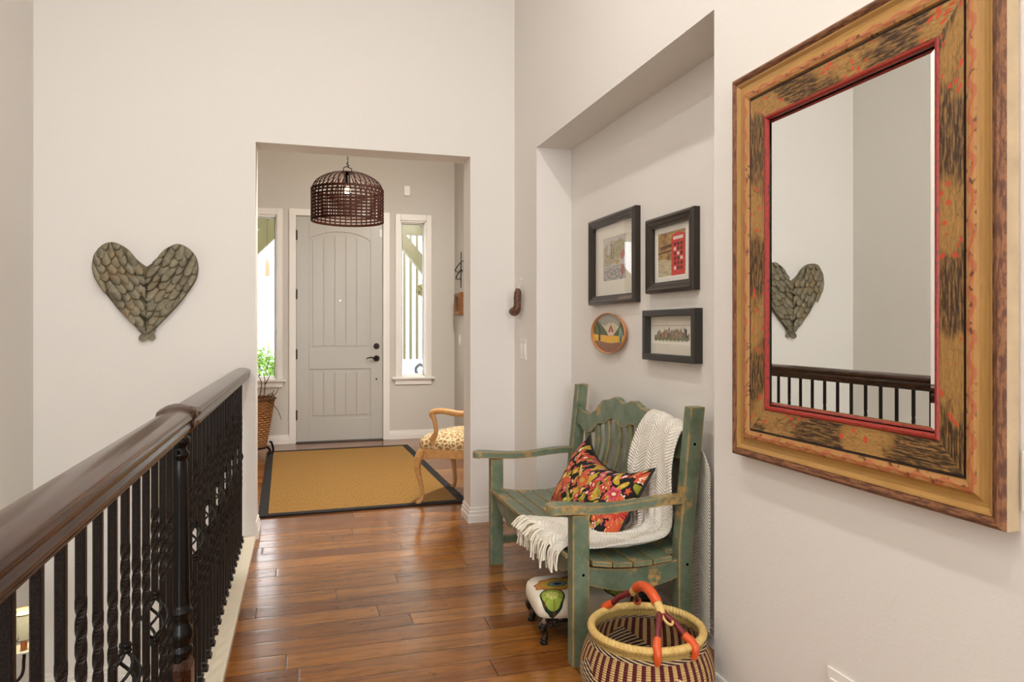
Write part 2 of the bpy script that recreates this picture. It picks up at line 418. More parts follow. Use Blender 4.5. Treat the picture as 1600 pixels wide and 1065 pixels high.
# front door
def build_door():
    x0, x1, z1 = -.0715, .843, 2.44
    t = struct(thing('door_1', 'cream front door with arched plank panel and bronze lever', None, (.386, YD, 0)))
    m = MB()
    yf = YD+.012
    ax0, ax1, lz0, lz1, uz0, us, up = .058, .712, .25, .79, 1.005, 2.19, 2.285
    # slab with recessed panels: front polygons between
    th = .04
    m.box(x0, x1, yf+.012, yf+th, .012, z1)                                     # core
    m.box(x0, ax0, yf, yf+.012, .012, z1).box(ax1, x1, yf, yf+.012, .012, z1)     # stiles
    m.box(ax0, ax1, yf, yf+.012, .012, lz0).box(ax0, ax1, yf, yf+.012, lz1, uz0)
    n = 20; arc = []
    for i in range(n+1):
        s_ = i/n; xx_ = ax0+(ax1-ax0)*s_
        arc.append((xx_, us+(up-us)*(1-(2*s_-1)**2)**.75 if 0 < i < n else us))
    for i in range(n):
        (a, b), (c, d) = arc[i], arc[i+1]
        m.add([(a, yf, b), (c, yf, d), (c, yf, z1), (a, yf, z1), (a, yf+.012, b), (c, yf+.012, d)], [(0,1,2,3), (0,4,5,1)])
    m.build('door_slab', M_door, t, bevel=.003)
    # raised plank panels
    def panel(px0, px1, pz0, top, nb=5):
        m = MB(); gx = .0035; w_ = (px1-px0)/nb
        for k in range(nb):
            a, b = px0+k*w_+gx, px0+(k+1)*w_-gx
            q = 8; pts = [(a, pz0)]+[(b, pz0)]+[(b+(a-b)*i/q, top(b+(a-b)*i/q)) for i in range(q+1)]
            m.prism(pts, lambda u, v: Vector((u, yf+.004, v)), lambda u, v: Vector((u, yf+.013, v)))
        return m
    def atop(xv):
        s_ = (xv-ax0)/(ax1-ax0); return us+(up-us)*max(0, 1-(2*s_-1)**2)**.75-.04
    panel(ax0+.035, ax1-.035, uz0+.035, atop).build('upper_panel', M_door, t, bevel=.002)
    panel(ax0+.035, ax1-.035, lz0+.035, lambda v: lz1-.035).build('lower_panel', M_door, t, bevel=.002)
    m = MB(); c = .069
    m.box(x0-.006-c, x0-.006, YD-.02, YD+.01, 0, z1+.006).box(x1+.006, x1+.006+c, YD-.02, YD+.01, 0, z1+.006).box(x0-.006-c, x1+.006+c, YD-.02, YD+.01, z1+.006, z1+.006+c)
    m.box(x0-.006, x0-.002, YD, WD, 0, z1).box(x1+.002, x1+.006, YD, WD, 0, z1).box(x0-.006, x1+.006, YD, WD, z1+.002, z1+.01)
    m.build('door_frame', M_trim, t, bevel=.004)
    MB().box(x0-.004, x1+.004, YD+.055, YD+.16, 0, z1+.003).build('stop', M_trim, t)
    m = MB(); m.box(x0-.0055, x1+.0055, YD-.035, YD+.03, 0, .012)
    m.build('threshold', plain('dark threshold', C(40, 24, 16), .35), t, bevel=.004, label='dark wood threshold strip')
    def disc(cx, cz, r, d, name, mat):
        MB().loft([[Vector((cx+rr*cos(a*pi/12), yf-dd, cz+rr*sin(a*pi/12))) for a in range(24)] for rr, dd in ((r, 0), (r, d*.6), (r*.85, d), (.001, d))]).build(name, mat, t, smooth=False)
    disc(.777, 1.036, .032, .018, 'deadbolt', M_dark)
    disc(.777, .90, .034, .014, 'lever_rose', M_dark)
    MB().tube([(.777, yf-.01, .90), (.777, yf-.045, .90), (.75, yf-.05, .905), (.71, yf-.05, .915), (.675, yf-.048, .905), (.662, yf-.046, .897)], [.011, .011, .010, .008, .006, .004], 8).build('door_handle', M_dark, t, smooth=True)
    disc(.777, .672, .010, .003, 'bolt_hole', M_dark)
    disc(.386, 1.535, .009, .004, 'peephole', plain('bright brass lens', C(250, 250, 245), .1, .2))
    for zc in (2.235, 1.60, .955, .30):
        m = MB(); m.lathe([(.008, -.055), (.008, .055)], (x0-.003, yf-.008, zc), 10); m.box(x0-.008, x0+.010, yf-.003, yf, zc-.05, zc+.05)
        if 0.9 < zc < 1.7: m.tube([(x0-.003, yf-.01, zc+.05), (x0-.05, yf-.02, zc+.052)], .005, 6)
        m.build('hinge', M_dark, t)
    MB().box(.805, .84, yf-.012, yf, 2.24, 2.33).build('door_sensor', M_trim, t, bevel=.003)
build_door()

# ------------------------------------------------------------------ RAILING
def build_railing():
    RX = -.34; t = thing('stair_railing', 'dark wood handrail with black twisted iron balusters along the stairwell', 'railing', (RX, 2.2, .022))
    zt = 1.002
    prof = [(-.020, -.074), (.020, -.074), (.022, -.064), (.034, -.058), (.041, -.045), (.036, -.032), (.045, -.022), (.042, -.010), (.028, -.003), (.012, .0010),
            (-.012, .0010), (-.028, -.003), (-.042, -.010), (-.045, -.022), (-.036, -.032), (-.041, -.045), (-.034, -.058), (-.022, -.064)]
    fp = []
    for k in range(len(prof)):
        q0, q1, q2, q3 = prof[k-1], prof[k], prof[(k+1) % len(prof)], prof[(k+2) % len(prof)]
        for e in range(4):
            t_ = e/4; fp.append(tuple(.5*((2*q1[c])+(-q0[c]+q2[c])*t_+(2*q0[c]-5*q1[c]+4*q2[c]-q3[c])*t_*t_+(-q0[c]+3*q1[c]-3*q2[c]+q3[c])*t_**3) for c in (0, 1)))
    for a, b in ((-1.55, 2.155), (2.27, YB-.002)):
        MB().loft([[Vector((RX+u, y, zt+v)) for u, v in fp] for y in (a, b)]).build('handrail', M_rail, t, smooth=True)
    # fitting over the newel : flared cap
    rings = []
    for y, k, dz in ((2.15, 1.0, 0), (2.16, 1.12, .002), (2.17, 1.22, .006), (2.185, 1.18, .010), (2.21, 1.12, .013), (2.24, 1.14, .012), (2.26, 1.2, .006), (2.272, 1.1, .002), (2.28, 1.0, 0)):
        rings.append([Vector((RX+u*k, y, zt+v*(1+(k-1)*.5)+dz)) for u, v in prof])
    MB().loft(rings).build('newel_cap', M_rail, t, smooth=True)
    NYp = 2.215
    m = MB()
    m.lathe([(.022, .925), (.030, .918), (.030, .905), (.020, .895), (.020, .885), (.028, .877), (.028, .868), (.021, .860), (.021, .855), (.0235, .845), (.0235, .80), (.029, .45), (.030, .435), (.036, .43), (.037, .424), (.030, .418), (.027, .405),
             (.028, .39), (.037, .37), (.038, .352), (.030, .335), (.030, .33), (.037, .322), (.038, .312), (.030, .300), (.028, .285)], (RX, NYp, 0), 20)
    m.build('newel_post', M_black, t, smooth=True)
    m = MB(); h = .036
    m.loft([[Vector((RX+a*h_, NYp+b*h_, z)) for a, b in ((-1,-1),(1,-1),(1,1),(-1,1))] for h_, z in ((h, .022), (h, .27), (.024, .295))])
    m.build('newel_base', M_rail, t, bevel=.003)
    hw = .0074
    def bar(zranges, ztop, name='baluster'):
        m = MB(); zs = []; z = .022; ang = 0; rings = []
        tw = 2*pi/.145
        pts = [.03]
        for a, b in sorted(zranges):
            pts += [a]+[a+(b-a)*i/22 for i in range(1, 22)]+[b]
        pts += [ztop]
        prev = pts[0]
        sec = [(-1,-.72),(-.72,-1),(.72,-1),(1,-.72),(1,.72),(.72,1),(-.72,1),(-1,.72)]
        rings.append([(u*hw, v*hw, pts[0]) for u, v in sec])
        for zc in pts[1:]:
            for a, b in zranges:
                lo, hi = max(prev, a), min(zc, b)
                if hi > lo: ang += (hi-lo)*tw*(1)
            rings.append([(hw*(u*cos(ang)-v*sin(ang)), hw*(u*sin(ang)+v*cos(ang)), zc) for u, v in sec]); prev = zc
        return m, [[Vector(p) for p in r] for r in rings]
    def make(y, basket):
        off = Vector((RX, y, 0))
        if not basket:
            m, r = bar([(.33, .475), (.60, .745)], .932)
            m.loft([[p+off for p in q] for q in r]); b = m.build('baluster', M_iron, t)
        else:
            m, r = bar([(.255, .40)], .478)
            m.loft([[p+off for p in q] for q in r])
            m2, r2 = bar([(.66, .805)], .932)
            r2[0] = [Vector((p.x, p.y, .60)) for p in r2[0]]
            m.loft([[p+off for p in q] for q in r2]); b = m.build('baluster', M_iron, t)
            k = MB()
            for j in range(4):
                pts = []
                for i in range(13):
                    s_ = i/12; a = j*pi/2+s_*pi*1.0; rr = .005+.022*sin(pi*s_)**.8
                    pts.append(off+Vector((rr*cos(a), rr*sin(a), .494+.094*s_)))
                k.tube(pts, .0036, 6)
            for zc in (.478, .588):
                k.lathe([(.011, 0), (.0125, .003), (.011, .007), (.011, .010), (.0125, .013), (.011, .018)], (RX, y, zc), 10)
            k.build('basket', M_black, b, smooth=True)
        s_ = MB(); 
        s_.loft([[off+Vector((a*h_, c_*h_, z)) for a, c_ in ((-1,-1),(1,-1),(1,1),(-1,1))] for h_, z in ((.0165, .022), (.0165, .034), (.011, .038), (.011, .044), (.0145, .046), (.0145, .052), (.010, .056))])
        s_.build('shoe', M_iron, b)
        return b
    pb = make(1.869, True); pp = make(1.771, False)
    def put(src, y, y0):
        c = copy_tree(src, t); c.location.y += y-y0
    for k in range(-34, 3):
        if k in (0, -1): continue
        y = 1.869+.0979*k
        if y < -1.5: continue
        if k % 3 == 0: put(pb, y, 1.869)
        else: put(pp, y, 1.771)
    for k in range(-2, 18):
        y = 2.515+.1045*k
        if y > YB-.03: break
        if k % 3 == 0: put(pb, y, 1.869)
        else: put(pp, y, 1.771)
    # remove the straight one standing where the newel is
build_railing()

# ------------------------------------------------------------------ BIG MIRROR
def aged_gold(name, kind):
    g = G(name); u, v, _ = g.xyz(g.uv())
    q = g.vec(g.ma('MULTIPLY', u, 10), g.ma('MULTIPLY', v, 110)); n1 = g.noise(q, 1.0, 5, .6)
    fine = g.noise(g.vec(g.ma('MULTIPLY', u, 60), g.ma('MULTIPLY', v, 300)), 1.0, 4, .6)
    big = g.noise(g.vec(g.ma('MULTIPLY', u, 6.0), g.ma('MULTIPLY', v, 9)), 1.0, 3, .6)
    gold = g.mix(n1, C(140, 98, 46), C(192, 148, 82))
    if kind == 'panel':
        # elongated dark motifs rubbed into the gold, small red flowers between them
        cell = g.ma('SINE', g.ma('MULTIPLY', u, 2*pi/.34))
        motif = g.ma('ADD', g.ma('MULTIPLY', cell, .16), big)
        mm = g.step(motif, .42, .54)
        streak = g.step(g.noise(g.vec(g.ma('MULTIPLY', u, 22), g.ma('MULTIPLY', v, 190)), 1.0, 4, .62), .42, .54)
        dk = g.ma('MULTIPLY', mm, g.ma('ADD', .25, g.ma('MULTIPLY', streak, .75)))
        c = g.mix(g.ma('MULTIPLY', dk, .95), gold, C(46, 28, 14))
        c = g.mix(g.ma('MULTIPLY', g.step(fine, .46, .64), .45), c, C(70, 42, 18))
        # incised scallop outlines
        sc_ = g.n('ShaderNodeTexVoronoi', {'Vector': g.vec(g.ma('MULTIPLY', u, 17), g.ma('MULTIPLY', v, 42)), 'Scale': 1.0}, feature='DISTANCE_TO_EDGE')
        ln = g.ma('MULTIPLY', g.ma('LESS_THAN', sc_.outputs[0], .045), g.step(big, .44, .54))
        c = g.mix(g.ma('MULTIPLY', ln, .4), c, C(40, 22, 10))
        vo = g.n('ShaderNodeTexVoronoi', {'Vector': g.vec(u, v), 'Scale': 44.0, 'Randomness': .9})
        pick = g.ma('GREATER_THAN', g.xyz(vo.outputs['Color'])[0], .35)
        d = vo.outputs['Distance']
        fl = g.ma('MULTIPLY', g.ma('MULTIPLY', g.ma('LESS_THAN', d, .30), g.ma('GREATER_THAN', d, .06)), g.ma('MULTIPLY', pick, g.ma('LESS_THAN', mm, .75)))
        c = g.mix(g.ma('MULTIPLY', fl, .85), c, C(206, 62, 38))
        g.bump(g.ma('SUBTRACT', n1, g.ma('MULTIPLY', dk, .8)), .5, .003); r = .42
    elif kind == 'band':
        wv = g.ma('ABSOLUTE', g.ma('SUBTRACT', g.ma('ADD', v, g.ma('MULTIPLY', g.ma('SINE', g.ma('MULTIPLY', u, 90)), .006)), .068))
        c = g.mix(g.ma('MULTIPLY', g.ma('LESS_THAN', wv, .005), .7), g.mix(.4, gold, C(184, 122, 76)), C(168, 84, 52))
        tw = g.step(g.noise(g.vec(g.ma('MULTIPLY', u, 60), g.ma('MULTIPLY', v, 80)), 1.0, 2), .6, .66)
        c = g.mix(g.ma('MULTIPLY', tw, .75), c, C(48, 30, 16)); g.bump(tw, .3, .002); r = .45
    elif kind == 'cove':
        c = g.mix(g.ma('MULTIPLY', g.step(n1, .6, .75), .6), gold, C(110, 66, 28)); r = .3
        g.bump(n1, .15, .002)
    elif kind == 'outer':
        q = g.noise(g.vec(g.ma('MULTIPLY', u, 24), g.ma('MULTIPLY', v, 150)), 1.0, 5, .65)
        c = g.ramp(q, [(0, C(50, 26, 14)), (.45, C(92, 52, 30)), (.56, C(140, 92, 54)), (.68, C(96, 60, 36)), (.74, C(225, 210, 190))]); r = .6
        g.bump(q, .8, .006)
    elif kind == 'red':
        q = g.noise(g.vec(g.ma('MULTIPLY', u, 90), g.ma('MULTIPLY', v, 200)), 1.0, 3)
        c = g.mix(g.step(q, .5, .7), C(150, 36, 22), C(84, 32, 20)); r = .4
    return g.fin(c, r)
def build_mirror():
    y0, y1, z0, z1 = 1.028, 1.916, .846, 1.992
    t = thing('wall_mirror', 'large mirror on the right wall in a wide gold frame with red flowers', 'mirror', (W-.02, (y0+y1)/2, z0))
    X = W
    mk = lambda pr, name, mat, lab=None, sm=False: mitred(MB(), X, y0, y1, z0, z1, pr).build(name, mat, t, smooth=sm, label=lab)
    side = plain('raw tan frame side', C(186, 164, 132), .7, noise=.25, nscale=18, bump=.3)
    mk([(.006, 0), (0, .004), (0, .034)], 'frame_side', side, 'pale tan unfinished frame side')
    mk([(0, .034), (.003, .042), (.010, .047), (.016, .045), (.022, .040), (.024, .041)], 'outer_moulding', aged_gold('rough brown edge', 'outer'), 'rough flaking brown outer edge')
    mk([(.024, .041), (.028, .040), (.036, .0345), (.046, .034), (.055, .037), (.058, .040)], 'gold_cove', aged_gold('gold cove', 'cove'), 'smooth gold cove')
    mk([(.058, .040), (.062, .043), (.071, .044), (.080, .041), (.082, .034)], 'scroll_band', aged_gold('scroll band', 'band'), 'narrow orange and black scroll band')
    mk([(.082, .034), (.087, .033), (.089, .037)], 'groove', plain('dark groove', C(40, 22, 12), .5), 'black groove')
    mk([(.089, .037), (.100, .036), (.148, .0335), (.150, .033)], 'carved_panel', aged_gold('carved panel', 'panel'), 'wide gold panel with dark rubbed motifs and small red flowers')
    mk([(.150, .033), (.153, .037), (.158, .037), (.162, .032), (.163, .026)], 'red_bead', aged_gold('red bead', 'red'), 'red painted inner bead')
    g = G('mirror silver'); M_mir = g.fin((.9, .92, .9, 1), 0, 1)
    a = .163; b = a+.013
    m = MB(); q = lambda i, h: [(X-h, y0+i, z0+i), (X-h, y1-i, z0+i), (X-h, y1-i, z1-i), (X-h, y0+i, z1-i)]
    m.add(q(b, .028), [(0, 1, 2, 3)])
    A, B = q(a, .0225), q(b, .028)
    m.add(A+B, [(i, (i+1) % 4, 4+(i+1) % 4, 4+i) for i in range(4)])
    m.build('mirror_glass', M_mir, t)
build_mirror()

# ------------------------------------------------------------------ PICTURES
M_esp = plain('espresso frame', C(44, 34, 27), .28, noise=.1)
M_char = plain('charcoal frame', C(46, 42, 38), .35)
M_mat = plain('cream mat board', C(232, 226, 210), .9)
M_matw = plain('white mat board', C(238, 234, 224), .9)
def pic_base(name, label, y0, y1, z0, z1, prof, fm, matm, inner, tilt=0.0):
    t = thing(name, label, 'picture', (WN-.01, (y0+y1)/2, z0), group=None)
    mitred(MB(), WN, y0, y1, z0, z1, prof).build('picture_frame', fm, t)
    i = prof[-1][0]; h = prof[-1][1]
    X = WN-.008
    iy0, iy1, iz0, iz1 = inner
    m = MB()
    a = [(X, y0+i, z0+i), (X, y1-i, z0+i), (X, y1-i, z1-i), (X, y0+i, z1-i)]
    b = [(X, iy0, iz0), (X, iy1, iz0), (X, iy1, iz1), (X, iy0, iz1)]
    c = [(X+.003, p[1]+(.003 if k in (0, 3) else -.003), p[2]+(.003 if k < 2 else -.003)) for k, p in enumerate(b)]
    m.add(a+b+c, [(k, (k+1) % 4, 4+(k+1) % 4, 4+k) for k in range(4)]+[(4+k, 4+(k+1) % 4, 8+(k+1) % 4, 8+k) for k in range(4)])
    m.build('mat_board', matm, t)
    k = tilt        # the pane sits slightly askew in its rebate
    q = [(WN-h+.001-(k if e < 2 else 0), (y0+i-.003) if e < 2 else (y1-i+.003), (z0+i-.003) if e in (0, 3) else (z1-i+.003)) for e in range(4)]
    MB().add(q+[(a_+.002, b_, c_) for a_, b_, c_ in q], [(0, 1, 2, 3), (4, 7, 6, 5), (0, 4, 5, 1), (1, 5, 6, 2), (2, 6, 7, 3), (3, 7, 4, 0)]).build('glass_pane', M_pglass, t)
    MB().box(WN-.002, WN, y0+.01, y1-.01, z0+.01, z1-.01).build('backing', M_char, t)
    return t
PX = WN-.0045
def art(t, name, iy0, iy1, iz0, iz1, shapes, mats):
    """shapes in unit coords: u 0..1 from image left (+Y) to right, v 0..1 up; (mat, polygon)"""
    m = MB(); 
    f = lambda d: (lambda u, v: Vector((PX-d, iy1+(iy0-iy1)*u, iz0+(iz1-iz0)*v)))
    m.cur = 0; m.add([f(0)(*p) for p in ((0,0),(1,0),(1,1),(0,1))], [(0,1,2,3)], [[(0,0),(1,0),(1,1),(0,1)]])
    for k, (mi, poly) in enumerate(shapes):
        m.cur = mi; ff = f(.00008*(k+1)/4+.0001)
        m.add([ff(*p) for p in poly], [tuple(range(len(poly)))], [list(poly)])
    return m.build(name, mats, t)
def pnoise(name, stops, su=6, sv=6, det=5):
    g = G(name); u, v, _ = g.xyz(g.uv())
    n = g.noise(g.vec(g.ma('MULTIPLY', u, su), g.ma('MULTIPLY', v, sv)), 1.0, det, .62)
    return g.fin(g.ramp(n, [(p_, c_) for p_, c_ in stops]), .8)
def rect(a, b, c, d): return [(a, c), (b, c), (b, d), (a, d)]
def blob(cx, cy, rx, ry, n=12, j=.2): return [(cx+rx*(1+random.uniform(-j, j))*cos(2*pi*i/n), cy+ry*(1+random.uniform(-j, j))*sin(2*pi*i/n)) for i in range(n)]
ppro = [(0, 0), (0, .028), (.006, .036), (.014, .038), (.022, .034), (.034, .030), (.040, .026), (.046, .025), (.046, .012)]
# A : street scene
t = pic_base('framed_picture', 'tall dark framed street scene print, upper left of the group in the niche', 3.055, 3.618, 1.356, 1.812, ppro, M_esp, M_mat, (3.20, 3.48, 1.475, 1.70), tilt=.0155)
sky = pnoise('hazy watercolour', [(.3, C(176, 170, 158)), (.5, C(206, 200, 188)), (.7, C(150, 160, 172))], 4, 5)
fol = pnoise('foliage strokes', [(.3, C(90, 76, 42)), (.45, C(150, 136, 84)), (.55, C(196, 180, 140)), (.7, C(88, 90, 60))], 22, 20)
bik = pnoise('grey strokes', [(.35, C(60, 58, 58)), (.48, C(176, 168, 158)), (.6, C(208, 200, 190)), (.7, C(84, 80, 78))], 26, 16)
red_ = plain('print red', C(176, 84, 64), .8); bld = pnoise('facade', [(.3, C(150, 130, 98)), (.6, C(196, 180, 150))], 12, 10)
inkb = plain('print ink', C(70, 62, 56), .8); yel = plain('print ochre', C(190, 150, 60), .8)
sh = [(4, [(0, .35), (.0, .78), (.22, .88), (.22, .35)]), (4, [(.3, .4), (.3, .92), (.5, .92), (.5, .4)]), (1, blob(.7, .7, .3, .24, 16)), (1, blob(.3, .5, .22, .13, 14)), (3, blob(.86, .56, .08, .10)), (5, rect(.36, .39, .5, .84)), (5, rect(.44, .46, .5, .84)),
      (2, rect(0, 1, 0, .34)), (3, blob(.85, .22, .08, .12)), (6, blob(.62, .42, .1, .06))]
for k in range(5):
    cx, cy = .12+.17*k, .14+.03*(k % 2)
    for a in range(12):
        a0, a1 = a*pi/6, (a+1)*pi/6
        sh.append((5, [(cx+.085*cos(a0), cy+.11*sin(a0)), (cx+.085*cos(a1), cy+.11*sin(a1)), (cx+.072*cos(a1), cy+.095*sin(a1)), (cx+.072*cos(a0), cy+.095*sin(a0))]))
art(t, 'print', 3.20, 3.48, 1.475, 1.70, sh, [sky, fol, bik, red_, bld, inkb, yel])
# B : red phone box
t = pic_base('framed_picture', 'dark framed print of a red telephone box, upper right of the group in the niche', 2.53, 2.943, 1.387, 1.722, ppro, M_esp, M_matw, (2.63, 2.875, 1.455, 1.65))
brn = pnoise('sepia wash', [(.3, C(120, 84, 50)), (.5, C(176, 136, 84)), (.7, C(200, 176, 128))], 6, 8)
pav = pnoise('pavement wash', [(.3, C(150, 134, 104)), (.6, C(214, 202, 168))], 4, 14)
rd = pnoise('booth red', [(.3, C(196, 44, 40)), (.7, C(226, 74, 66))], 9, 9)
drk = plain('booth pane', C(96, 36, 36), .8); wht = plain('sign white', C(235, 220, 206), .8); dbr = plain('dark wash', C(100, 66, 40), .8)
sh = [(1, [(0, 0), (1, 0), (1, .3), (0, .42)]), (5, [(0, .52), (.55, .56), (.55, .6), (0, .56)]), (5, [(.1, .62), (.5, .66), (.5, .72), (.1, .7)]), (5, rect(.85, 1, .1, .9)),
      (2, [(.5, .02), (.96, .02), (.96, .86), (.9, .92), (.73, .96), (.56, .92), (.5, .86)]), (4, rect(.56, .9, .80, .87))]
for r_ in range(6):
    for c_ in range(3): sh.append((3 if (r_+c_) % 4 else 4, rect(.585+.11*c_, .665+.11*c_, .14+.105*r_, .21+.105*r_)))
art(t, 'print', 2.63, 2.875, 1.455, 1.65, sh, [brn, pav, rd, drk, wht, dbr])
# C : skyline
cpro = [(0, 0), (0, .036), (.004, .039), (.026, .039), (.029, .036), (.029, .012)]
t = pic_base('framed_picture', 'wide charcoal framed skyline print, lowest of the three framed pictures in the niche', 2.51, 2.965, 1.09, 1.313, cpro, M_char, M_mat, (2.592, 2.925, 1.165, 1.245))
pap = plain('cream paper', C(240, 236, 224), .9)
mts = [pap]+[pnoise('skyline wash', [(.3, c1_), (.7, c2_)], 30, 8) for c1_, c2_ in ((C(150, 110, 84), C(196, 160, 130)), (C(96, 110, 80), C(150, 156, 120)), (C(110, 112, 120), C(160, 160, 160)), (C(70, 60, 60), C(120, 100, 90)))]
sh = []
xk = .06
while xk < .94:
    w_ = random.uniform(.02, .05); h_ = random.uniform(.28, .6)*(1 if .1 < xk < .9 else .6)
    sh.append((random.choice((1, 1, 2, 3, 4)), [(xk, .2), (xk+w_, .2), (xk+w_, .2+h_), (xk+w_/2, .2+h_*random.uniform(1, 1.25)), (xk, .2+h_)])); xk += w_*.8
sh += [(4, [(.46, .2), (.48, .2), (.472, .95)]), (3, [(.76, .2), (.775, .2), (.775, .8), (.7675, .9), (.76, .8)]), (3, [(.83, .2), (.845, .2), (.845, .8), (.8375, .9), (.83, .8)])]
for k in range(9): sh.append((2, blob(.1+.1*k, .24, .05, .1)))
art(t, 'print', 2.592, 2.925, 1.165, 1.245, sh, mts)

# oval painted dish
def build_dish():
    cy, cz, ry, rz = 3.382, 1.207, .213, .105
    t = thing('painted_dish', 'oval painted dish with yellow field and green hills, hanging left of the skyline print', 'dish', (WN-.02, cy, cz-rz))
    ring = lambda k, h: [Vector((WN-h, cy+ry*k*cos(2*pi*j/40), cz+rz*(k if k == 0 else 1-(1-k)*1.0)*sin(2*pi*j/40))) for j in range(40)]
    wood = plain('warm wood rim', C(196, 130, 76), .35, noise=.15, nscale=20)
    MB().loft([ring(.86, 0), ring(.97, .014), ring(1.0, .024), ring(.99, .029), ring(.965, .028), ring(.93, .018)], caps=False).build('rim', wood, t, smooth=True)
    sky = plain('dish sky', C(160, 154, 140), .25); mtn = plain('dish pale hills', C(206, 196, 160), .25); grn = plain('dish green', C(72, 84, 30), .25, noise=.3, nscale=60)
    ylw = plain('dish field', C(232, 176, 30), .25, noise=.18, nscale=70); gnd = plain('dish brown ground', C(140, 92, 60), .25, noise=.3, nscale=60)
    trk = plain('dish trunk', C(50, 40, 20), .25); hs = plain('dish house', C(232, 196, 186), .25); rf = plain('dish roof', C(150, 62, 44), .25); sky2 = plain('dish blue tree', C(120, 150, 140), .25)
    m = MB()
    P = lambda d: (lambda u, v: Vector((WN-.018-d, cy-ry*u, cz+rz*v)))
    def put(mi, poly, d):
        m.cur = mi; q = [P(d)(*[c_*min(1, .94/max(1e-6, sqrt(a*a+b*b))) for c_ in (a, b)]) for a, b in poly]
        m.add(q, [tuple(range(len(q)))])
    put(0, [(.94*cos(2*pi*i/40), .94*sin(2*pi*i/40)) for i in range(40)], 0)
    put(1, [(-.6, .5), (-.2, .35), (.0, .5), (.3, .5), (.6, .3), (.6, -.1), (-.6, -.1)], .0003)
    put(2, [(-1, -.2), (-1, .3), (-.75, .75), (-.35, .35), (-.1, .05), (0, -.15), (-.3, -.25)], .0006)
    put(2, [(.25, -.15), (.6, .3), (.75, .7), (1, .5), (1, -.2)], .0006)
    put(3, [(-1, -.05), (-.6, -.08), (0, -.12), (.6, -.12), (1, -.1), (1, -.45), (0, -.5), (-.9, -.45)], .0009)
    put(4, [(-.95, -.42), (-.4, -.42), (.2, -.5), (.95, -.42)]+[(.94*cos(-i*pi/12), .94*sin(-i*pi/12)) for i in range(2, 11)], .0012)
    put(5, [(-.75, .6), (-.6, .45), (-.5, .2), (-.48, -.4), (-.6, -.4), (-.58, .1)], .0015)
    put(6, [(.02, -.1), (.3, -.1), (.28, .1), (.15, .3), (.02, .1)], .0015)
    put(7, [(.0, .08), (.15, .42), (.3, .08), (.2, .02), (.15, .25), (.1, .02)], .0018)
    put(8, [(.6, -.4), (.6, .2), (.72, .3), (.82, -.1), (.72, -.45)], .0015); put(5, [(.67, -.4), (.72, 0), (.75, -.4)], .0018)
    m.build('painted_scene', [sky, mtn, grn, ylw, gnd, trk, hs, rf, sky2], t)
build_dish()

# ------------------------------------------------------------------ carved ornament, wall plates
def plate(name, label, X, y0, y1, z0, z1, rockers=2, sgn=-1):
    t = thing(name, label, 'switch' if 'switch' in name else 'outlet', (X, (y0+y1)/2, z0))
    MB().box(min(X, X+sgn*.006), max(X, X+sgn*.006), y0, y1, z0, z1).build('cover_plate', M_trim, t, bevel=.002)
    w_ = (y1-y0)/rockers
    for k in range(rockers):
        c_ = y0+w_*(k+.5)
        MB().box(min(X+sgn*.005, X+sgn*.010), max(X+sgn*.005, X+sgn*.010), c_-.016, c_+.016, (z0+z1)/2-.033, (z0+z1)/2+.033).build('rocker' if 'switch' in name else 'socket', M_trim, t, bevel=.002)
plate('light_switch', 'white double light switch plate under the carved ornament', W, 4.150, 4.275, 1.04, 1.165)
plate('wall_outlet', 'white outlet plate low on the wall under the mirror', W, 1.427, 1.543, .243, .358)
plate('light_switch', 'white switch plate just beyond the near edge of the mirror', W, .90, 1.022, .885, 1.0)
plate('light_switch', 'single white switch plate on the foyer right wall under the small frame', FX, 7.66, 7.735, 1.05, 1.165, 1)
def build_ornament():
    y = 4.235
    t = thing('carved_ornament', 'dark brown carved boot shaped ornament hanging from a nail above the light switch', 'ornament', (W-.03, y, 1.315))
    g = G('carved brown wood'); p = g.obj(); n = g.noise(p, 90, 3); g.bump(n, .8, .006)
    mm = g.fin(g.mix(g.step(n, .35, .65), C(44, 24, 16), C(128, 84, 60)), .35)
    pts = spline([(W-.030, y-.004, 1.478, .013), (W-.032, y-.004, 1.46, .022), (W-.034, y, 1.42, .024), (W-.034, y+.002, 1.38, .023), (W-.037, y+.006, 1.352, .027), (W-.045, y+.03, 1.337, .030), (W-.052, y+.052, 1.343, .024), (W-.054, y+.062, 1.352, .012)], 24)
    MB().tube([p_[:3] for p_ in pts], [p_[3] for p_ in pts], 12).build('carved_body', mm, t, smooth=True)
    MB().tube([(W-.03, y, 1.475), (W-.012, y+.004, 1.515), (W-.004, y+.012, 1.54)], .0018, 5).build('hanging_cord', M_mat, t)
    MB().tube([(W-.0, y+.012, 1.54), (W-.018, y+.012, 1.543)], .003, 6).build('nail', M_trim, t)
build_ornament()

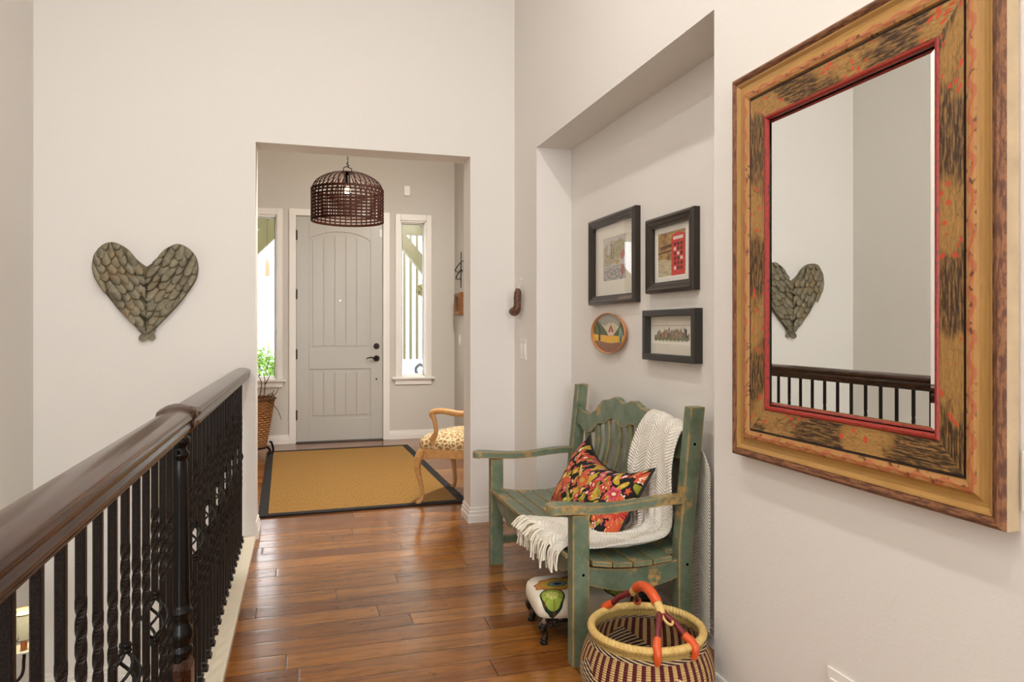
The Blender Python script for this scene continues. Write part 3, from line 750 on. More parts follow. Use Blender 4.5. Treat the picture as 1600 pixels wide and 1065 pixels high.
# ------------------------------------------------------------------ WINGED HEART
def build_heart():
    cx, z_tip = -.842, 1.205
    g = G('aged tin'); p = g.obj(); n = g.noise(p, 24, 4, .6); n2 = g.noise(p, 9, 3)
    cc = g.mix(g.step(n, .35, .7), C(104, 96, 76), C(140, 131, 108)); cc = g.mix(g.ma('MULTIPLY', g.step(n2, .55, .68), .5), cc, C(150, 120, 76))
    g.bump(n, .3, .004); mt = g.fin(cc, .55, .35)
    t = thing('wing_heart', 'grey tin heart made of two feathered wings hung on the wall above the stairwell', 'wall decoration', (cx, YB-.01, 1.17))
    # outline
    def lobe(s_):
        pts = []
        # s_: +1 right lobe, -1 left lobe. heart dip at (0,1.585), tip at (0,1.20)
        for q in spline([(0, 1.575), (.05, 1.615), (.10, 1.675), (.17, 1.705), (.235, 1.668), (.265, 1.60), (.258, 1.52), (.215, 1.44), (.15, 1.35), (.08, 1.27), (.02, 1.205), (0, 1.20)], 48):
            pts.append((q[0]*s_, q[1]))
        return pts
    def inside(poly, x, z):
        c_ = False; n_ = len(poly)
        for i in range(n_):
            (x1, z1), (x2, z2) = poly[i], poly[(i+1) % n_]
            if (z1 > z) != (z2 > z) and x < (x2-x1)*(z-z1)/(z2-z1)+x1: c_ = not c_
        return c_
    for s_, nm in ((-1, 'left_wing'), (1, 'right_wing')):
        poly = lobe(s_)
        fine = [(poly[i][0]+(poly[(i+1) % len(poly)][0]-poly[i][0])*q/4, poly[i][1]+(poly[(i+1) % len(poly)][1]-poly[i][1])*q/4) for i in range(len(poly)) for q in range(4)]
        base = MB(); base.prism([(cx+a, b) for a, b in poly], lambda u, v: Vector((u, YB-.004, v)), lambda u, v: Vector((u, YB-.012, v)))
        m = base
        F = []
        import random as rnd
        R = rnd.Random(3 if s_ < 0 else 5)
        # feathers run from the outer top towards the tip
        for rowi in range(11):
            v = 1.225+rowi*.047
            for k in range(7):
                x_ = (.012+k*.046+(.023 if rowi % 2 else 0))
                px, pz = x_*s_+R.uniform(-.009, .009), v+R.uniform(-.012, .012)
                if not inside(poly, px, pz): continue
                F.append((px, pz))
        for px, pz in sorted(F, key=lambda q: q[1]):
            # angle: near outer edge follows the outline, inside leans to the tip
            ox = abs(px)
            dirx = -s_*(.75-.9*max(0, ox-.12)/.14*.5) if pz < 1.6 else -s_*(.62-.8*max(0, ox-.1)/.16)
            if pz > 1.60: dirx *= .8
            d = Vector((dirx, -1)).normalized(); nrm = Vector((-d.y, d.x))
            L = R.uniform(.095, .135); wd = R.uniform(.0195, .0255)
            if pz < 1.40: L *= 1.15; wd *= 1.1
            lift = .016+.016*(pz-1.2)/.5+R.uniform(0, .006)
            def P(a, b):   # a 0..1 from root to tip, b -1..1
                hw_ = wd*(min(1, (1-a)*6)**.5 if a > .8 else 1)*(.75+.25*min(1, a*2))
                if a >= 1: hw_ = .0001
                q = Vector((px, pz))-d*(L*(.70-a)) + nrm*hw_*b
                qx, qz = q.x, q.y
                if not inside(poly, q.x, q.y):
                    q = min((Vector(e) for e in fine), key=lambda e: (e-q).length_squared).copy()
                return q
            def fn(i, j, P=P, lift=lift):
                a, b = i, j*2-1
                # rounded tip
                q = P(a, b)
                h = lift+.011*a+.006*(1-b*b)
                return Vector((cx+q.x, YB-h, q.y))
            m.grid(fn, 8, 6, uv=False)
        m.build(nm, mt, t, smooth=True, solid=.0012)
    m = MB()
    for a, b in (((.035, 1.235), (-.018, 1.178)), ((-.03, 1.235), (.026, 1.184))):
        d = (Vector(b)-Vector(a)).normalized(); nn = Vector((-d.y, d.x)); A = Vector(a); L = (Vector(b)-A).length
        pts = [A+nn*.019, A+d*L*.8+nn*.021]+[A+d*L+(d*cos(q)*.021+nn*sin(q)*.021) for q in [pi/2-pi*i/8 for i in range(9)]]+[A-nn*.019]
        off = .020 if a[0] > 0 else .014
        m.prism([(cx+p_.x, p_.y) for p_ in pts], lambda u, v, o=off: Vector((u, YB-o, v)), lambda u, v, o=off: Vector((u, YB-o-.003, v)))
    m.build('crossed_feathers', mt, t)
build_heart()

# ------------------------------------------------------------------ BENCH
def build_bench():
    YL, YR = 3.602, 2.437; XF = .968; XB = 1.43
    t = thing('garden_bench', 'distressed green wooden bench with scalloped back and curved arms in the niche', 'bench', (1.2, 3.02, 0))
    lw, ld = .027, .033
    for y in (YL, YR):
        MB().box(XF-ld, XF+ld, y-lw, y+lw, 0, .553).build('front_leg', M_green, t, bevel=.004)
        m = MB()
        xb = lambda z: 1.395 if z < .4 else 1.395+(z-.4)*.10
        m.loft([[Vector((xb(z)+a*.030, y+b*lw, z)) for a, b in ((-1,-1),(1,-1),(1,1),(-1,1))] for z in (0, .2, .4, .6, .8, .93)])
        bp = m.build('back_post', M_green, t, bevel=.004)
        # arm: wavy plank with a rounded front end
        dirn = 1 if y > 3 else -1
        pts = []
        for k in range(21):
            s_ = k/20; xx_ = .88+(1.41-.88)*s_
            hw_ = .043-.019*(min(1, s_*2.2))**1.3+.004*max(0, s_-.6)
            pts.append((xx_, hw_, .573+.008*sin(s_*2*pi+2.2)))
        rings = []
        for a in range(5):
            q = a/5; rr = sin(q*pi/2); rings.append([Vector((.88-.036*cos(q*pi/2), y+b*.043*max(.15, rr), .573+.004+c_*.0155)) for b, c_ in ((-1,-1),(1,-1),(1,1),(-1,1))])
        for xx_, hw_, zz in pts: rings.append([Vector((xx_, y+b*hw_, zz+c_*.0155)) for b, c_ in ((-1,-1),(1,-1),(1,1),(-1,1))])
        MB().loft(rings).build('armrest', M_green, t, bevel=.003)
        # side apron, curved below; seat contour
        def zs(xv):
            s_ = (xv-.93)/(1.42-.93); return .385-.030*sin(pi*min(1, max(0, s_)))-.012*s_
        n = 16; xs = [XF+(1.40-XF)*i/n for i in range(n+1)]
        poly = [(x_, zs(x_)-.012) for x_ in xs]+[(x_, zs(x_)-.075-.022*sin(pi*(x_-XF)/(1.4-XF))) for x_ in xs[::-1]]
        MB().prism(poly, lambda u, v, y=y: Vector((u, y-.014, v)), lambda u, v, y=y: Vector((u, y+.014, v))).build('side_rail', M_green, t, bevel=.003)
        MB().box(XF, 1.39, y-.012, y+.012, .105, .148).build('stretcher', M_green, t, bevel=.003)
        # bolt holes on the outer faces
        if y == YR:
            for xx_, zz in ((XF+.008, .335), (1.40, .335), (1.432, .79)):
                MB().loft([[Vector((xx_+r*cos(a*pi/6), y-lw-.0006, zz+r*sin(a*pi/6))) for a in range(12)] for r in (.0055, .0054)]).build('bolt_hole', M_black, t)
    def zs(xv):
        s_ = (xv-.93)/(1.42-.93); return .385-.030*sin(pi*min(1, max(0, s_)))-.012*s_
    # seat boards
    nb = 6; w_ = .0755; gap = .0065; x_ = .928
    for k in range(nb):
        a, b = x_, x_+w_; x_ = b+gap
        z0, z1 = zs(a), zs(b)
        y0, y1 = (YR-lw-.006, YL+lw+.006) if a > XF+ld and b < 1.36 else (YR+lw+.002, YL-lw-.002)
        if k == 0: y0, y1 = YR+lw+.002, YL-lw-.002
        MB().loft([[Vector((a, y, z0-.001)), Vector((b, y, z1-.001)), Vector((b, y, z1+.017)), Vector((a, y, z0+.017))] for y in (y0, y1)]).build('seat_board', M_green, t, bevel=.0025)
    # front apron, scalloped
    yc = (YL+YR)/2; hl = (YL-YR)/2-lw; top = .372
    pr = [(0, .262), (.10, .262), (.15, .268), (.17, .284), (.20, .288), (.26, .272), (.33, .268), (.36, .285), (.38, .292), (.43, .294), (.48, .310), (.52, .330), (.555, .338)]
    def apron(s_):
        s_ = abs(s_)
        for (a, b), (c_, d_) in zip(pr, pr[1:]):
            if s_ <= c_: return b+(d_-b)*(s_-a)/(c_-a)
        return .338
    poly = [(yc-hl, top), (yc+hl, top)]+[(yc+hl-2*hl*i/60, apron(hl-2*hl*i/60)) for i in range(61)]
    MB().prism(poly, lambda u, v: Vector((XF-.014, u, v)), lambda u, v: Vector((XF+.010, u, v))).build('front_apron', M_green, t, bevel=.002)
    MB().box(1.375, 1.40, YR, YL, .30, .36).build('back_seat_rail', M_green, t, bevel=.003)
    MB().box(1.385, 1.41, YR, YL, .43, .475).build('lower_back_rail', M_green, t, bevel=.003)
    # crest rail
    tp = [(0, .896), (.03, .900), (.07, .915), (.11, .917), (.15, .905), (.185, .893), (.215, .893), (.245, .888), (.28, .862), (.33, .826), (.38, .806), (.45, .806), (.54, .822), (.6, .825)]
    bt = [(0, .785), (.04, .79), (.07, .807), (.11, .812), (.16, .80), (.19, .778), (.21, .776), (.26, .772), (.30, .748), (.35, .716), (.40, .705), (.45, .712), (.50, .733), (.6, .745)]
    def ev(tab, s_):
        s_ = abs(s_)
        for (a, b), (c_, d_) in zip(tab, tab[1:]):
            if s_ <= c_:
                q = (s_-a)/(c_-a); q = q*q*(3-2*q); return b+(d_-b)*q
        return tab[-1][1]
    n = 72; hl2 = (YL-YR)/2-.01
    S = [-hl2+2*hl2*i/n for i in range(n+1)]
    poly = [(yc+s_, ev(tp, s_)-.012) for s_ in S]+[(yc+s_, ev(bt, s_)-.012) for s_ in S[::-1]]
    m = MB(); n2 = len(S)
    fx = lambda z, d: 1.395+(z-.4)*.10-.008+d
    vs = []
    for d in (-.014, .014):
        for s_ in S:
            for tab in (tp, bt): z = ev(tab, s_)-.012; vs.append(Vector((fx(z, d), yc+s_, z)))
    fs = []
    for i in range(n2-1):
        a = 2*i; b = a+2; o = 2*n2
        fs += [(a, b, b+1, a+1), (o+a, o+a+1, o+b+1, o+b), (a, o+a, o+b, b), (a+1, b+1, o+b+1, o+a+1)]
    fs += [(0, 1, 2*n2+1, 2*n2), (2*n2-2, 4*n2-2, 4*n2-1, 2*n2-1)]
    m.add(vs, fs); m.build('crest_rail', M_green, t, bevel=.003)
    # wavy back slats
    for k in range(8):
        y = 3.432-.1185*k; z1 = ev(bt, y-yc)-.002
        rings = []
        for i in range(15):
            z = .44+(z1-.44)*i/14; s_ = i/14
            yy = y+.008*sin(s_*2*pi*1.1+.3); xx_ = fx(z, 0)-.006*sin(s_*2*pi)
            hw_ = .0235+.002*sin(s_*9)
            rings.append([Vector((xx_-.009, yy-hw_, z)), Vector((xx_+.009, yy-hw_, z)), Vector((xx_+.009, yy+hw_, z)), Vector((xx_-.009, yy+hw_, z))])
        MB().loft(rings).build('back_slat', M_green, t, bevel=.002)
build_bench()

# ------------------------------------------------------------------ PILLOW
def floral(name, black=True):
    g = G(name); uvv = g.uv(); u, v, _ = g.xyz(uvv)
    wob = g.noise(g.vec(u, v), 5, 2, color=True)
    w2 = g.n('ShaderNodeVectorMath', {0: wob, 1: (.5, .5, .5)}, operation='SUBTRACT').outputs[0]
    w3 = g.vscale(w2, .10)
    base = g.n('ShaderNodeVectorMath', {0: uvv, 1: w3}, operation='ADD').outputs[0]
    c = C(16, 9, 8)
    def layer(c, scale, off, rad, petals, stops, pick, inner, amp=.08, centre=None, ax=1.0):
        vec = g.n('ShaderNodeVectorMath', {0: g.vscale(base, (scale*ax, scale, 1)), 1: (off, off*.7, 0)}, operation='ADD').outputs[0]
        vo = g.n('ShaderNodeTexVoronoi', {'Vector': vec, 'Scale': 1.0, 'Randomness': .85}); vo.voronoi_dimensions = '2D'
        df = g.n('ShaderNodeVectorMath', {0: vec, 1: vo.outputs['Position']}, operation='SUBTRACT').outputs[0]
        dx, dy, _ = g.xyz(df); ang = g.ma('ARCTAN2', dy, dx); r = vo.outputs['Distance']
        cx_, cy_, cz_ = g.xyz(vo.outputs['Color'])
        rr = g.ma('ADD', rad, g.ma('MULTIPLY', g.ma('SINE', g.ma('ADD', g.ma('MULTIPLY', ang, petals), g.ma('MULTIPLY', cy_, 6))), amp))
        mask = g.ma('MULTIPLY', g.ma('LESS_THAN', r, rr), g.ma('LESS_THAN', cx_, pick))
        colr = g.ramp(cz_, stops, 'CONSTANT')
        ring_ = g.ma('LESS_THAN', r, g.ma('MULTIPLY', rr, .66)); colr = g.mix(ring_, colr, g.ramp(cy_, inner, 'CONSTANT'))
        if centre: colr = g.mix(g.ma('LESS_THAN', r, .09), colr, centre)
        vein = g.ma('GREATER_THAN', g.ma('SINE', g.ma('MULTIPLY', ang, petals*3)), .75)
        colr = g.mix(g.ma('MULTIPLY', vein, .3), colr, C(235, 180, 130))
        return g.mix(mask, c, colr)
    red, org, yel_, pnk, whi, olv = C(186, 36, 34), C(206, 88, 50), C(196, 162, 48), C(214, 70, 120), C(240, 220, 200), C(150, 150, 40)
    # leaves: stretched cells
    def leaves(c, rot, scale, off, pick):
        cr_, sr_ = cos(rot), sin(rot)
        bx, by, _ = g.xyz(base)
        a = g.ma('ADD', g.ma('MULTIPLY', bx, cr_*scale), g.ma('MULTIPLY', by, sr_*scale)); b = g.ma('ADD', g.ma('MULTIPLY', bx, -sr_*scale*3.1), g.ma('MULTIPLY', by, cr_*scale*3.1))
        vec = g.vec(g.ma('ADD', a, off), g.ma('ADD', b, off))
        vo = g.n('ShaderNodeTexVoronoi', {'Vector': vec, 'Scale': 1.0, 'Randomness': .8}); vo.voronoi_dimensions = '2D'
        cx_, cy_, cz_ = g.xyz(vo.outputs['Color'])
        mask = g.ma('MULTIPLY', g.ma('LESS_THAN', vo.outputs['Distance'], .40), g.ma('LESS_THAN', cx_, pick))
        colr = g.ramp(cz_, [(0, yel_), (.35, olv), (.6, C(232, 204, 120)), (.8, org)], 'CONSTANT')
        mid = g.ma('LESS_THAN', vo.outputs['Distance'], .12); colr = g.mix(g.ma('MULTIPLY', mid, .5), colr, C(250, 230, 150))
        return g.mix(mask, c, colr)
    c = leaves(c, .9, 10, 0, .6)
    c = layer(c, 17, 4.1, .27, 5, [(0, pnk), (.3, red), (.6, whi), (.8, org)], .8, [(0, org), (.4, whi), (.7, red)])
    c = leaves(c, 2.3, 7, 3.3, .35)
    c = layer(c, 8.5, 1.7, .33, 5, [(0, red), (.35, org), (.7, pnk)], .62, [(0, org), (.5, red), (.8, yel_)], .07, whi)
    c = leaves(c, .75, 3.1, 8.3, .33)
    c = layer(c, 4.6, 7.7, .30, 6, [(0, org), (.5, red), (.8, yel_)], .42, [(0, red), (.5, org)], .06, yel_)
    g.bump(g.noise(g.vscale(uvv, 300), 1, 1), .1, .002)
    return g.fin(c, .85)
def build_pillow():
    M_fl = floral('black floral print'); Mp = plain('black piping', C(14, 12, 12), .6)
    cA = Vector((1.262, 2.965, .492)); L, H, T = .375, .150, .088
    # local axes: a along Y(+ = image left), b up the lean, n towards the viewer
    a_ = Vector((.04, 1, .03)).normalized(); b_ = Vector((.50, 0, .86)).normalized(); n_ = a_.cross(b_).normalized()
    if n_.x > 0: n_ = -n_
    t = thing('throw_pillow', 'long black pillow with red, orange and yellow flowers lying on the green bench', 'pillow', (1.23, 2.965, .39))
    def edge(u, v):
        # u,v -1..1 ; pinched long sides, pointed corners
        h = H*(1+.34*u*u+.10*u**4)
        l = L*(1-.035*(1-v*v))
        sag = -.030*(1-u*u)*(v*.5+.5)
        return a_*(-u*l)+b_*(v*h+sag)
    def fn(side):
        def f(i, j):
            u, v = i*2-1, j*2-1
            th = T*max(0, (1-u**4))**.55*max(0, (1-v**4))**.6
            wr = .006*sin(9*u+3*v)*(1-u*u)*(1-v*v)+.005*sin(15*v+6*u)*(1-v*v)*(1-u*u)
            return cA+edge(u, v)+n_*side*(th+wr)*(1 if side > 0 else .3)
        return f
    m = MB(); m.grid(fn(1), 44, 26); 
    m.grid(fn(-1), 44, 26)
    # scale uv to real aspect
    for k in m.uvs: m.uvs[k] = [(p_[0]*1.0, p_[1]*.42) for p_ in m.uvs[k]]
    m.build('cushion', M_fl, t, smooth=True, weld=True)
    loop = []
    N = 26
    for i in range(N): loop.append((-1+2*i/N, 1))
    for i in range(12): loop.append((1, 1-2*i/12))
    for i in range(N): loop.append((1-2*i/N, -1))
    for i in range(13): loop.append((-1, -1+2*i/12))
    pts = [cA+edge(u, v) for u, v in loop]
    MB().tube(pts, .0058, 6).build('piping', Mp, t, smooth=True, label='black piped seam')
build_pillow()

# ------------------------------------------------------------------ BLANKET
def knit():
    g = G('cream herringbone knit'); u, v, _ = g.xyz(g.uv())
    zig = g.ma('ABSOLUTE', g.ma('SUBTRACT', g.ma('FRACT', g.ma('MULTIPLY', u, 3.0)), .5))
    s_ = g.ma('SINE', g.ma('MULTIPLY', g.ma('ADD', v, g.ma('MULTIPLY', zig, .085)), 2*pi/.013))
    k = g.ma('ADD', g.step(s_, -.6, .9), g.ma('MULTIPLY', g.noise(g.vec(g.ma('MULTIPLY', u, 90), g.ma('MULTIPLY', v, 200)), 1.0, 2), .4))
    g.bump(k, .7, .005)
    g.b.inputs['Sheen Weight'].default_value = .2
    return g.fin(g.mix(g.step(s_, -.9, .1), C(230, 220, 200), C(246, 241, 230)), .9)
def build_blanket():
    Mk = knit()
    t = thing('throw_blanket', 'cream herringbone knit throw blanket draped over the right end of the green bench', 'blanket', (1.3, 2.6, .4))
    # stations: left edge (x,y,z) and right edge (x,y,z)
    S = [(1.487, 2.84, .10, 1.490, 2.395, .06), (1.489, 2.83, .35, 1.490, 2.392, .35), (1.489, 2.80, .60, 1.490, 2.392, .60), (1.489, 2.77, .76, 1.490, 2.40, .70),
         (1.478, 2.765, .845, 1.473, 2.455, .80), (1.450, 2.762, .878, 1.444, 2.462, .838), (1.415, 2.765, .862, 1.408, 2.464, .826), (1.392, 2.795, .79, 1.388, 2.465, .75), (1.378, 2.835, .66, 1.382, 2.466, .64),
         (1.365, 2.83, .53, 1.375, 2.468, .52), (1.30, 2.70, .420, 1.355, 2.47, .435), (1.17, 2.70, .400, 1.26, 2.46, .405), (1.09, 2.84, .398, 1.13, 2.45, .398), (1.02, 2.93, .402, 1.03, 2.47, .402), (.945, 2.955, .410, .955, 2.50, .412), (.915, 2.95, .392, .922, 2.51, .386)]
    path = spline(S, 150)
    # arc length along the centre for the knit
    L = [0]
    for a, b in zip(path, path[1:]): L.append(L[-1]+(Vector(((b[0]+b[3])/2, (b[1]+b[4])/2, (b[2]+b[5])/2))-Vector(((a[0]+a[3])/2, (a[1]+a[4])/2, (a[2]+a[5])/2))).length)
    nu = 44; m = MB(); vs = []; fs = []; us = []
    def P(i, j):
        q = path[i]; s_ = j/nu; a = Vector(q[:3]); b = Vector(q[3:]); p_ = a.lerp(b, s_)
        i0, i1 = max(0, i-1), min(len(path)-1, i+1)
        tg = (Vector(path[i1][:3])+Vector(path[i1][3:])-Vector(path[i0][:3])-Vector(path[i0][3:])).normalized()
        nr = (b-a).cross(tg).normalized()
        if nr.length < .1: nr = Vector((-1, 0, 0))
        lv = L[i]/L[-1]
        amp = .003
        if lv > .42: amp = .010+.012*min(1, (lv-.42)/.2)
        if lv > .70: amp = .022
        if lv > .9: amp = .018
        f = (sin(s_*pi*5+lv*9)+.6*sin(s_*pi*9-lv*15+1.3)+.4*sin(s_*pi*3+lv*31))/2
        dv = abs(f)*amp
        sg = nr if nr.z > .2 or (abs(nr.z) <= .2 and nr.x < 0) else -nr
        if lv < .34: sg = Vector((-1, 0, 0)); dv *= .0
        return p_+sg*(dv+.004)
    for i in range(len(path)):
        for j in range(nu+1): vs.append(P(i, j))
    for i in range(len(path)-1):
        for j in range(nu):
            a = i*(nu+1)+j; fs.append((a, a+1, a+nu+2, a+nu+1))
            us.append([(j/nu, L[i]), ((j+1)/nu, L[i]), ((j+1)/nu, L[i+1]), (j/nu, L[i+1])])
    m.add(vs, fs, us); m.build('knit_cloth', Mk, t, smooth=True, solid=.006)
    # fringe strands over the front edge
    R = random.Random(11); f = MB()
    for k in range(64):
        s_ = k/63; p0 = P(len(path)-1, int(s_*nu)); p0 = p0+Vector((R.uniform(-.004, .006), R.uniform(-.006, .006), R.uniform(-.002, .01)))
        Lh = R.uniform(.06, .105); q = [p0]; d = Vector((-R.uniform(.4, .9), R.uniform(-.3, .45), -.15)); 
        cur = p0.copy()
        for i in range(9):
            d = (d+Vector((R.uniform(-.1, .22), R.uniform(-.25, .25), -.42))).normalized()
            cur = cur+d*Lh/9; cur.x = min(cur.x, .935); q.append(cur.copy())
        f.tube(q, [.0038]*9+[.005], 5)
    for k in range(26):     # tassels pushed up in tufts on the seat edge
        s_ = R.uniform(0, .55); p0 = P(len(path)-8, int(s_*nu))+Vector((0, 0, .004)); cur = p0.copy(); q = [cur.copy()]; d = Vector((-.6, R.uniform(-.2, .9), .6))
        for i in range(8):
            d = (d+Vector((R.uniform(-.4, .1), R.uniform(-.3, .3), -.34))).normalized(); cur = cur+d*.010; q.append(cur.copy())
        f.tube(q, .0042, 5)
    o = f.build('fringe', plain('cream yarn', C(240, 232, 214), .9), t, smooth=True, label='loose twisted cream fringe'); o['kind'] = 'stuff'
build_blanket()

# ------------------------------------------------------------------ FOOTSTOOL
def build_stool():
    g = G('cream crewel flower cloth'); u, v, _ = g.xyz(g.uv())
    c = C(232, 222, 200)
    def flower(c, cu, cv, R, n, stops, sq=1.0):
        dx = g.ma('SUBTRACT', u, cu); dy = g.ma('MULTIPLY', g.ma('SUBTRACT', v, cv), sq)
        r = g.ma('POWER', g.ma('ADD', g.ma('MULTIPLY', dx, dx), g.ma('MULTIPLY', dy, dy)), .5)
        ang = g.ma('ARCTAN2', dy, dx)
        rr = g.ma('MULTIPLY', R, g.ma('ADD', 1.0, g.ma('MULTIPLY', g.ma('ABSOLUTE', g.ma('SINE', g.ma('MULTIPLY', ang, n))), .14)))
        q = g.ma('DIVIDE', r, rr)
        st = g.ramp(q, stops, 'CONSTANT')
        ln = g.ma('GREATER_THAN', g.ma('SINE', g.ma('MULTIPLY', ang, n*7)), .72)
        st = g.mix(g.ma('MULTIPLY', ln, .4), st, C(120, 70, 26))
        return g.mix(g.ma('LESS_THAN', q, 1.0), c, st)
    red = C(150, 56, 30)
    st1 = [(0, C(20, 26, 60)), (.18, C(120, 150, 160)), (.34, C(84, 120, 74)), (.44, C(206, 170, 60)), (.72, C(204, 140, 64)), (.94, red)]
    st2 = [(0, C(206, 210, 110)), (.5, C(150, 170, 60)), (.86, C(24, 40, 22))]
    c = flower(c, .60, .62, .22, 4, [(0, C(96, 120, 74)), (.3, C(206, 160, 60)), (.6, C(170, 92, 40)), (.93, C(100, 44, 24))])
    c = flower(c, .28, .48, .23, 5, st1)
    c = flower(c, .16, .12, .13, 1, st2, .8)
    c = flower(c, .86, .14, .12, 1, st2)
    c = flower(c, .82, .8, .16, 5, st1)
    mt = g.fin(c, .85)
    cx, cy, rz = 1.075, 2.735, -.10
    t = thing('footstool', 'small footstool with cream flowered cushion and dark scrolled feet under the bench', 'footstool', (cx, cy, 0), rz)
    Mx = Matrix.Translation((cx, cy, 0)) @ Matrix.Rotation(rz, 4, 'Z')
    hx, hy = .185, .135
    def se(a, n): return (abs(cos(a))**n*(1 if cos(a) > 0 else -1), abs(sin(a))**n*(1 if sin(a) > 0 else -1))
    rings = []
    for k, z in ((.95, .098), (1.01, .104), (1.04, .12), (1.045, .145), (1.02, .166), (.95, .178), (.8, .186), (.5, .190), (.25, .192), (.001, .193)):
        rings.append([Mx @ Vector((hx*k*se(2*pi*j/48, .32)[0], hy*k*se(2*pi*j/48, .32)[1], z)) for j in range(48)])
    m = MB(); m.loft(rings)
    inv = Mx.inverted()
    for fi, f in enumerate(m.f):
        m.uvs[fi] = [(((inv @ m.v[i]).x/hx*.5+.5)+0*1, (inv @ m.v[i]).y/hy*.5+.5 - (0 if (inv @ m.v[i]).z > .15 else (.15-(inv @ m.v[i]).z)*1.5)) for i in f]
    m.build('cushion', mt, t, smooth=True)
    m = MB()
    gm = G('dark cast metal with bronze wear'); n = gm.noise(gm.obj(), 60, 3); gm.bump(gm.noise(gm.obj(), 110, 3), .9, .006)
    Mi = gm.fin(gm.mix(gm.step(n, .5, .68), C(26, 22, 20), C(120, 96, 72)), .4, .5)
    m.loft([[Mx @ Vector((hx*k*se(2*pi*j/32, .5)[0], hy*k*se(2*pi*j/32, .5)[1], z)) for j in range(32)] for k, z in ((.86, .075), (.94, .08), (.95, .10), (.9, .104))])
    m.build('base_frame', Mi, t)
    for sx in (-1, 1):
        for sy in (-1, 1):
            m = MB(); X0, Y0 = sx*(hx-.03), sy*(hy-.025)
            pts = spline([(X0, Y0, .095, .020), (X0+sx*.014, Y0+sy*.010, .07, .019), (X0+sx*.006, Y0+sy*.004, .045, .013), (X0+sx*.002, Y0+sy*.002, .022, .012), (X0+sx*.010, Y0+sy*.007, .012, .014)], 14)
            m.tube([Mx @ Vector(p_[:3]) for p_ in pts], [p_[3] for p_ in pts], 9)
            m.lathe([(.012, .002), (.016, .004), (.016, .010), (.010, .016)], tuple(Mx @ Vector((X0+sx*.008, Y0+sy*.006, -.002))), 10)
            for k in range(3):   # scrolls to both sides
                for dx_, dy_ in ((-sx, 0), (0, -sy)):
                    m.tube([Mx @ Vector((X0+dx_*(.008+.018*k), Y0+dy_*(.008+.018*k), .072)), Mx @ Vector((X0+dx_*(.02+.018*k), Y0+dy_*(.02+.018*k), .060-.0*k+.004*k)), Mx @ Vector((X0+dx_*(.026+.018*k), Y0+dy_*(.026+.018*k), .074))], .006, 6)
            m.build('foot', Mi, t, smooth=True)
build_stool()

# white cord and dark power strip under the bench
m = MB(); m.tube(spline([(1.50, 2.98, .33), (1.44, 2.94, .16), (1.40, 2.90, .05), (1.34, 2.80, .012), (1.30, 2.66, .006), (1.36, 2.58, .006), (1.43, 2.64, .006), (1.42, 2.78, .006), (1.34, 2.92, .006), (1.22, 2.96, .006), (1.12, 2.95, .006)], 70), .0035, 6)
t = thing('power_strip', 'black power strip with a looping white cord on the floor behind the footstool', 'power strip', (1.46, 3.0, 0))
m.build('cord', plain('white cord', C(225, 225, 225), .4), t, smooth=True, label='thin white looping cord')
MB().box(1.435, 1.49, 2.86, 3.16, 0, .035).build('housing', plain('black plastic', C(20, 20, 20), .4), t, bevel=.006)
for k in range(4):
    MB().box(1.447, 1.477, 2.89+k*.065, 2.92+k*.065, .034, .037).build('socket', plain('socket grey', C(60, 60, 60), .5), t)

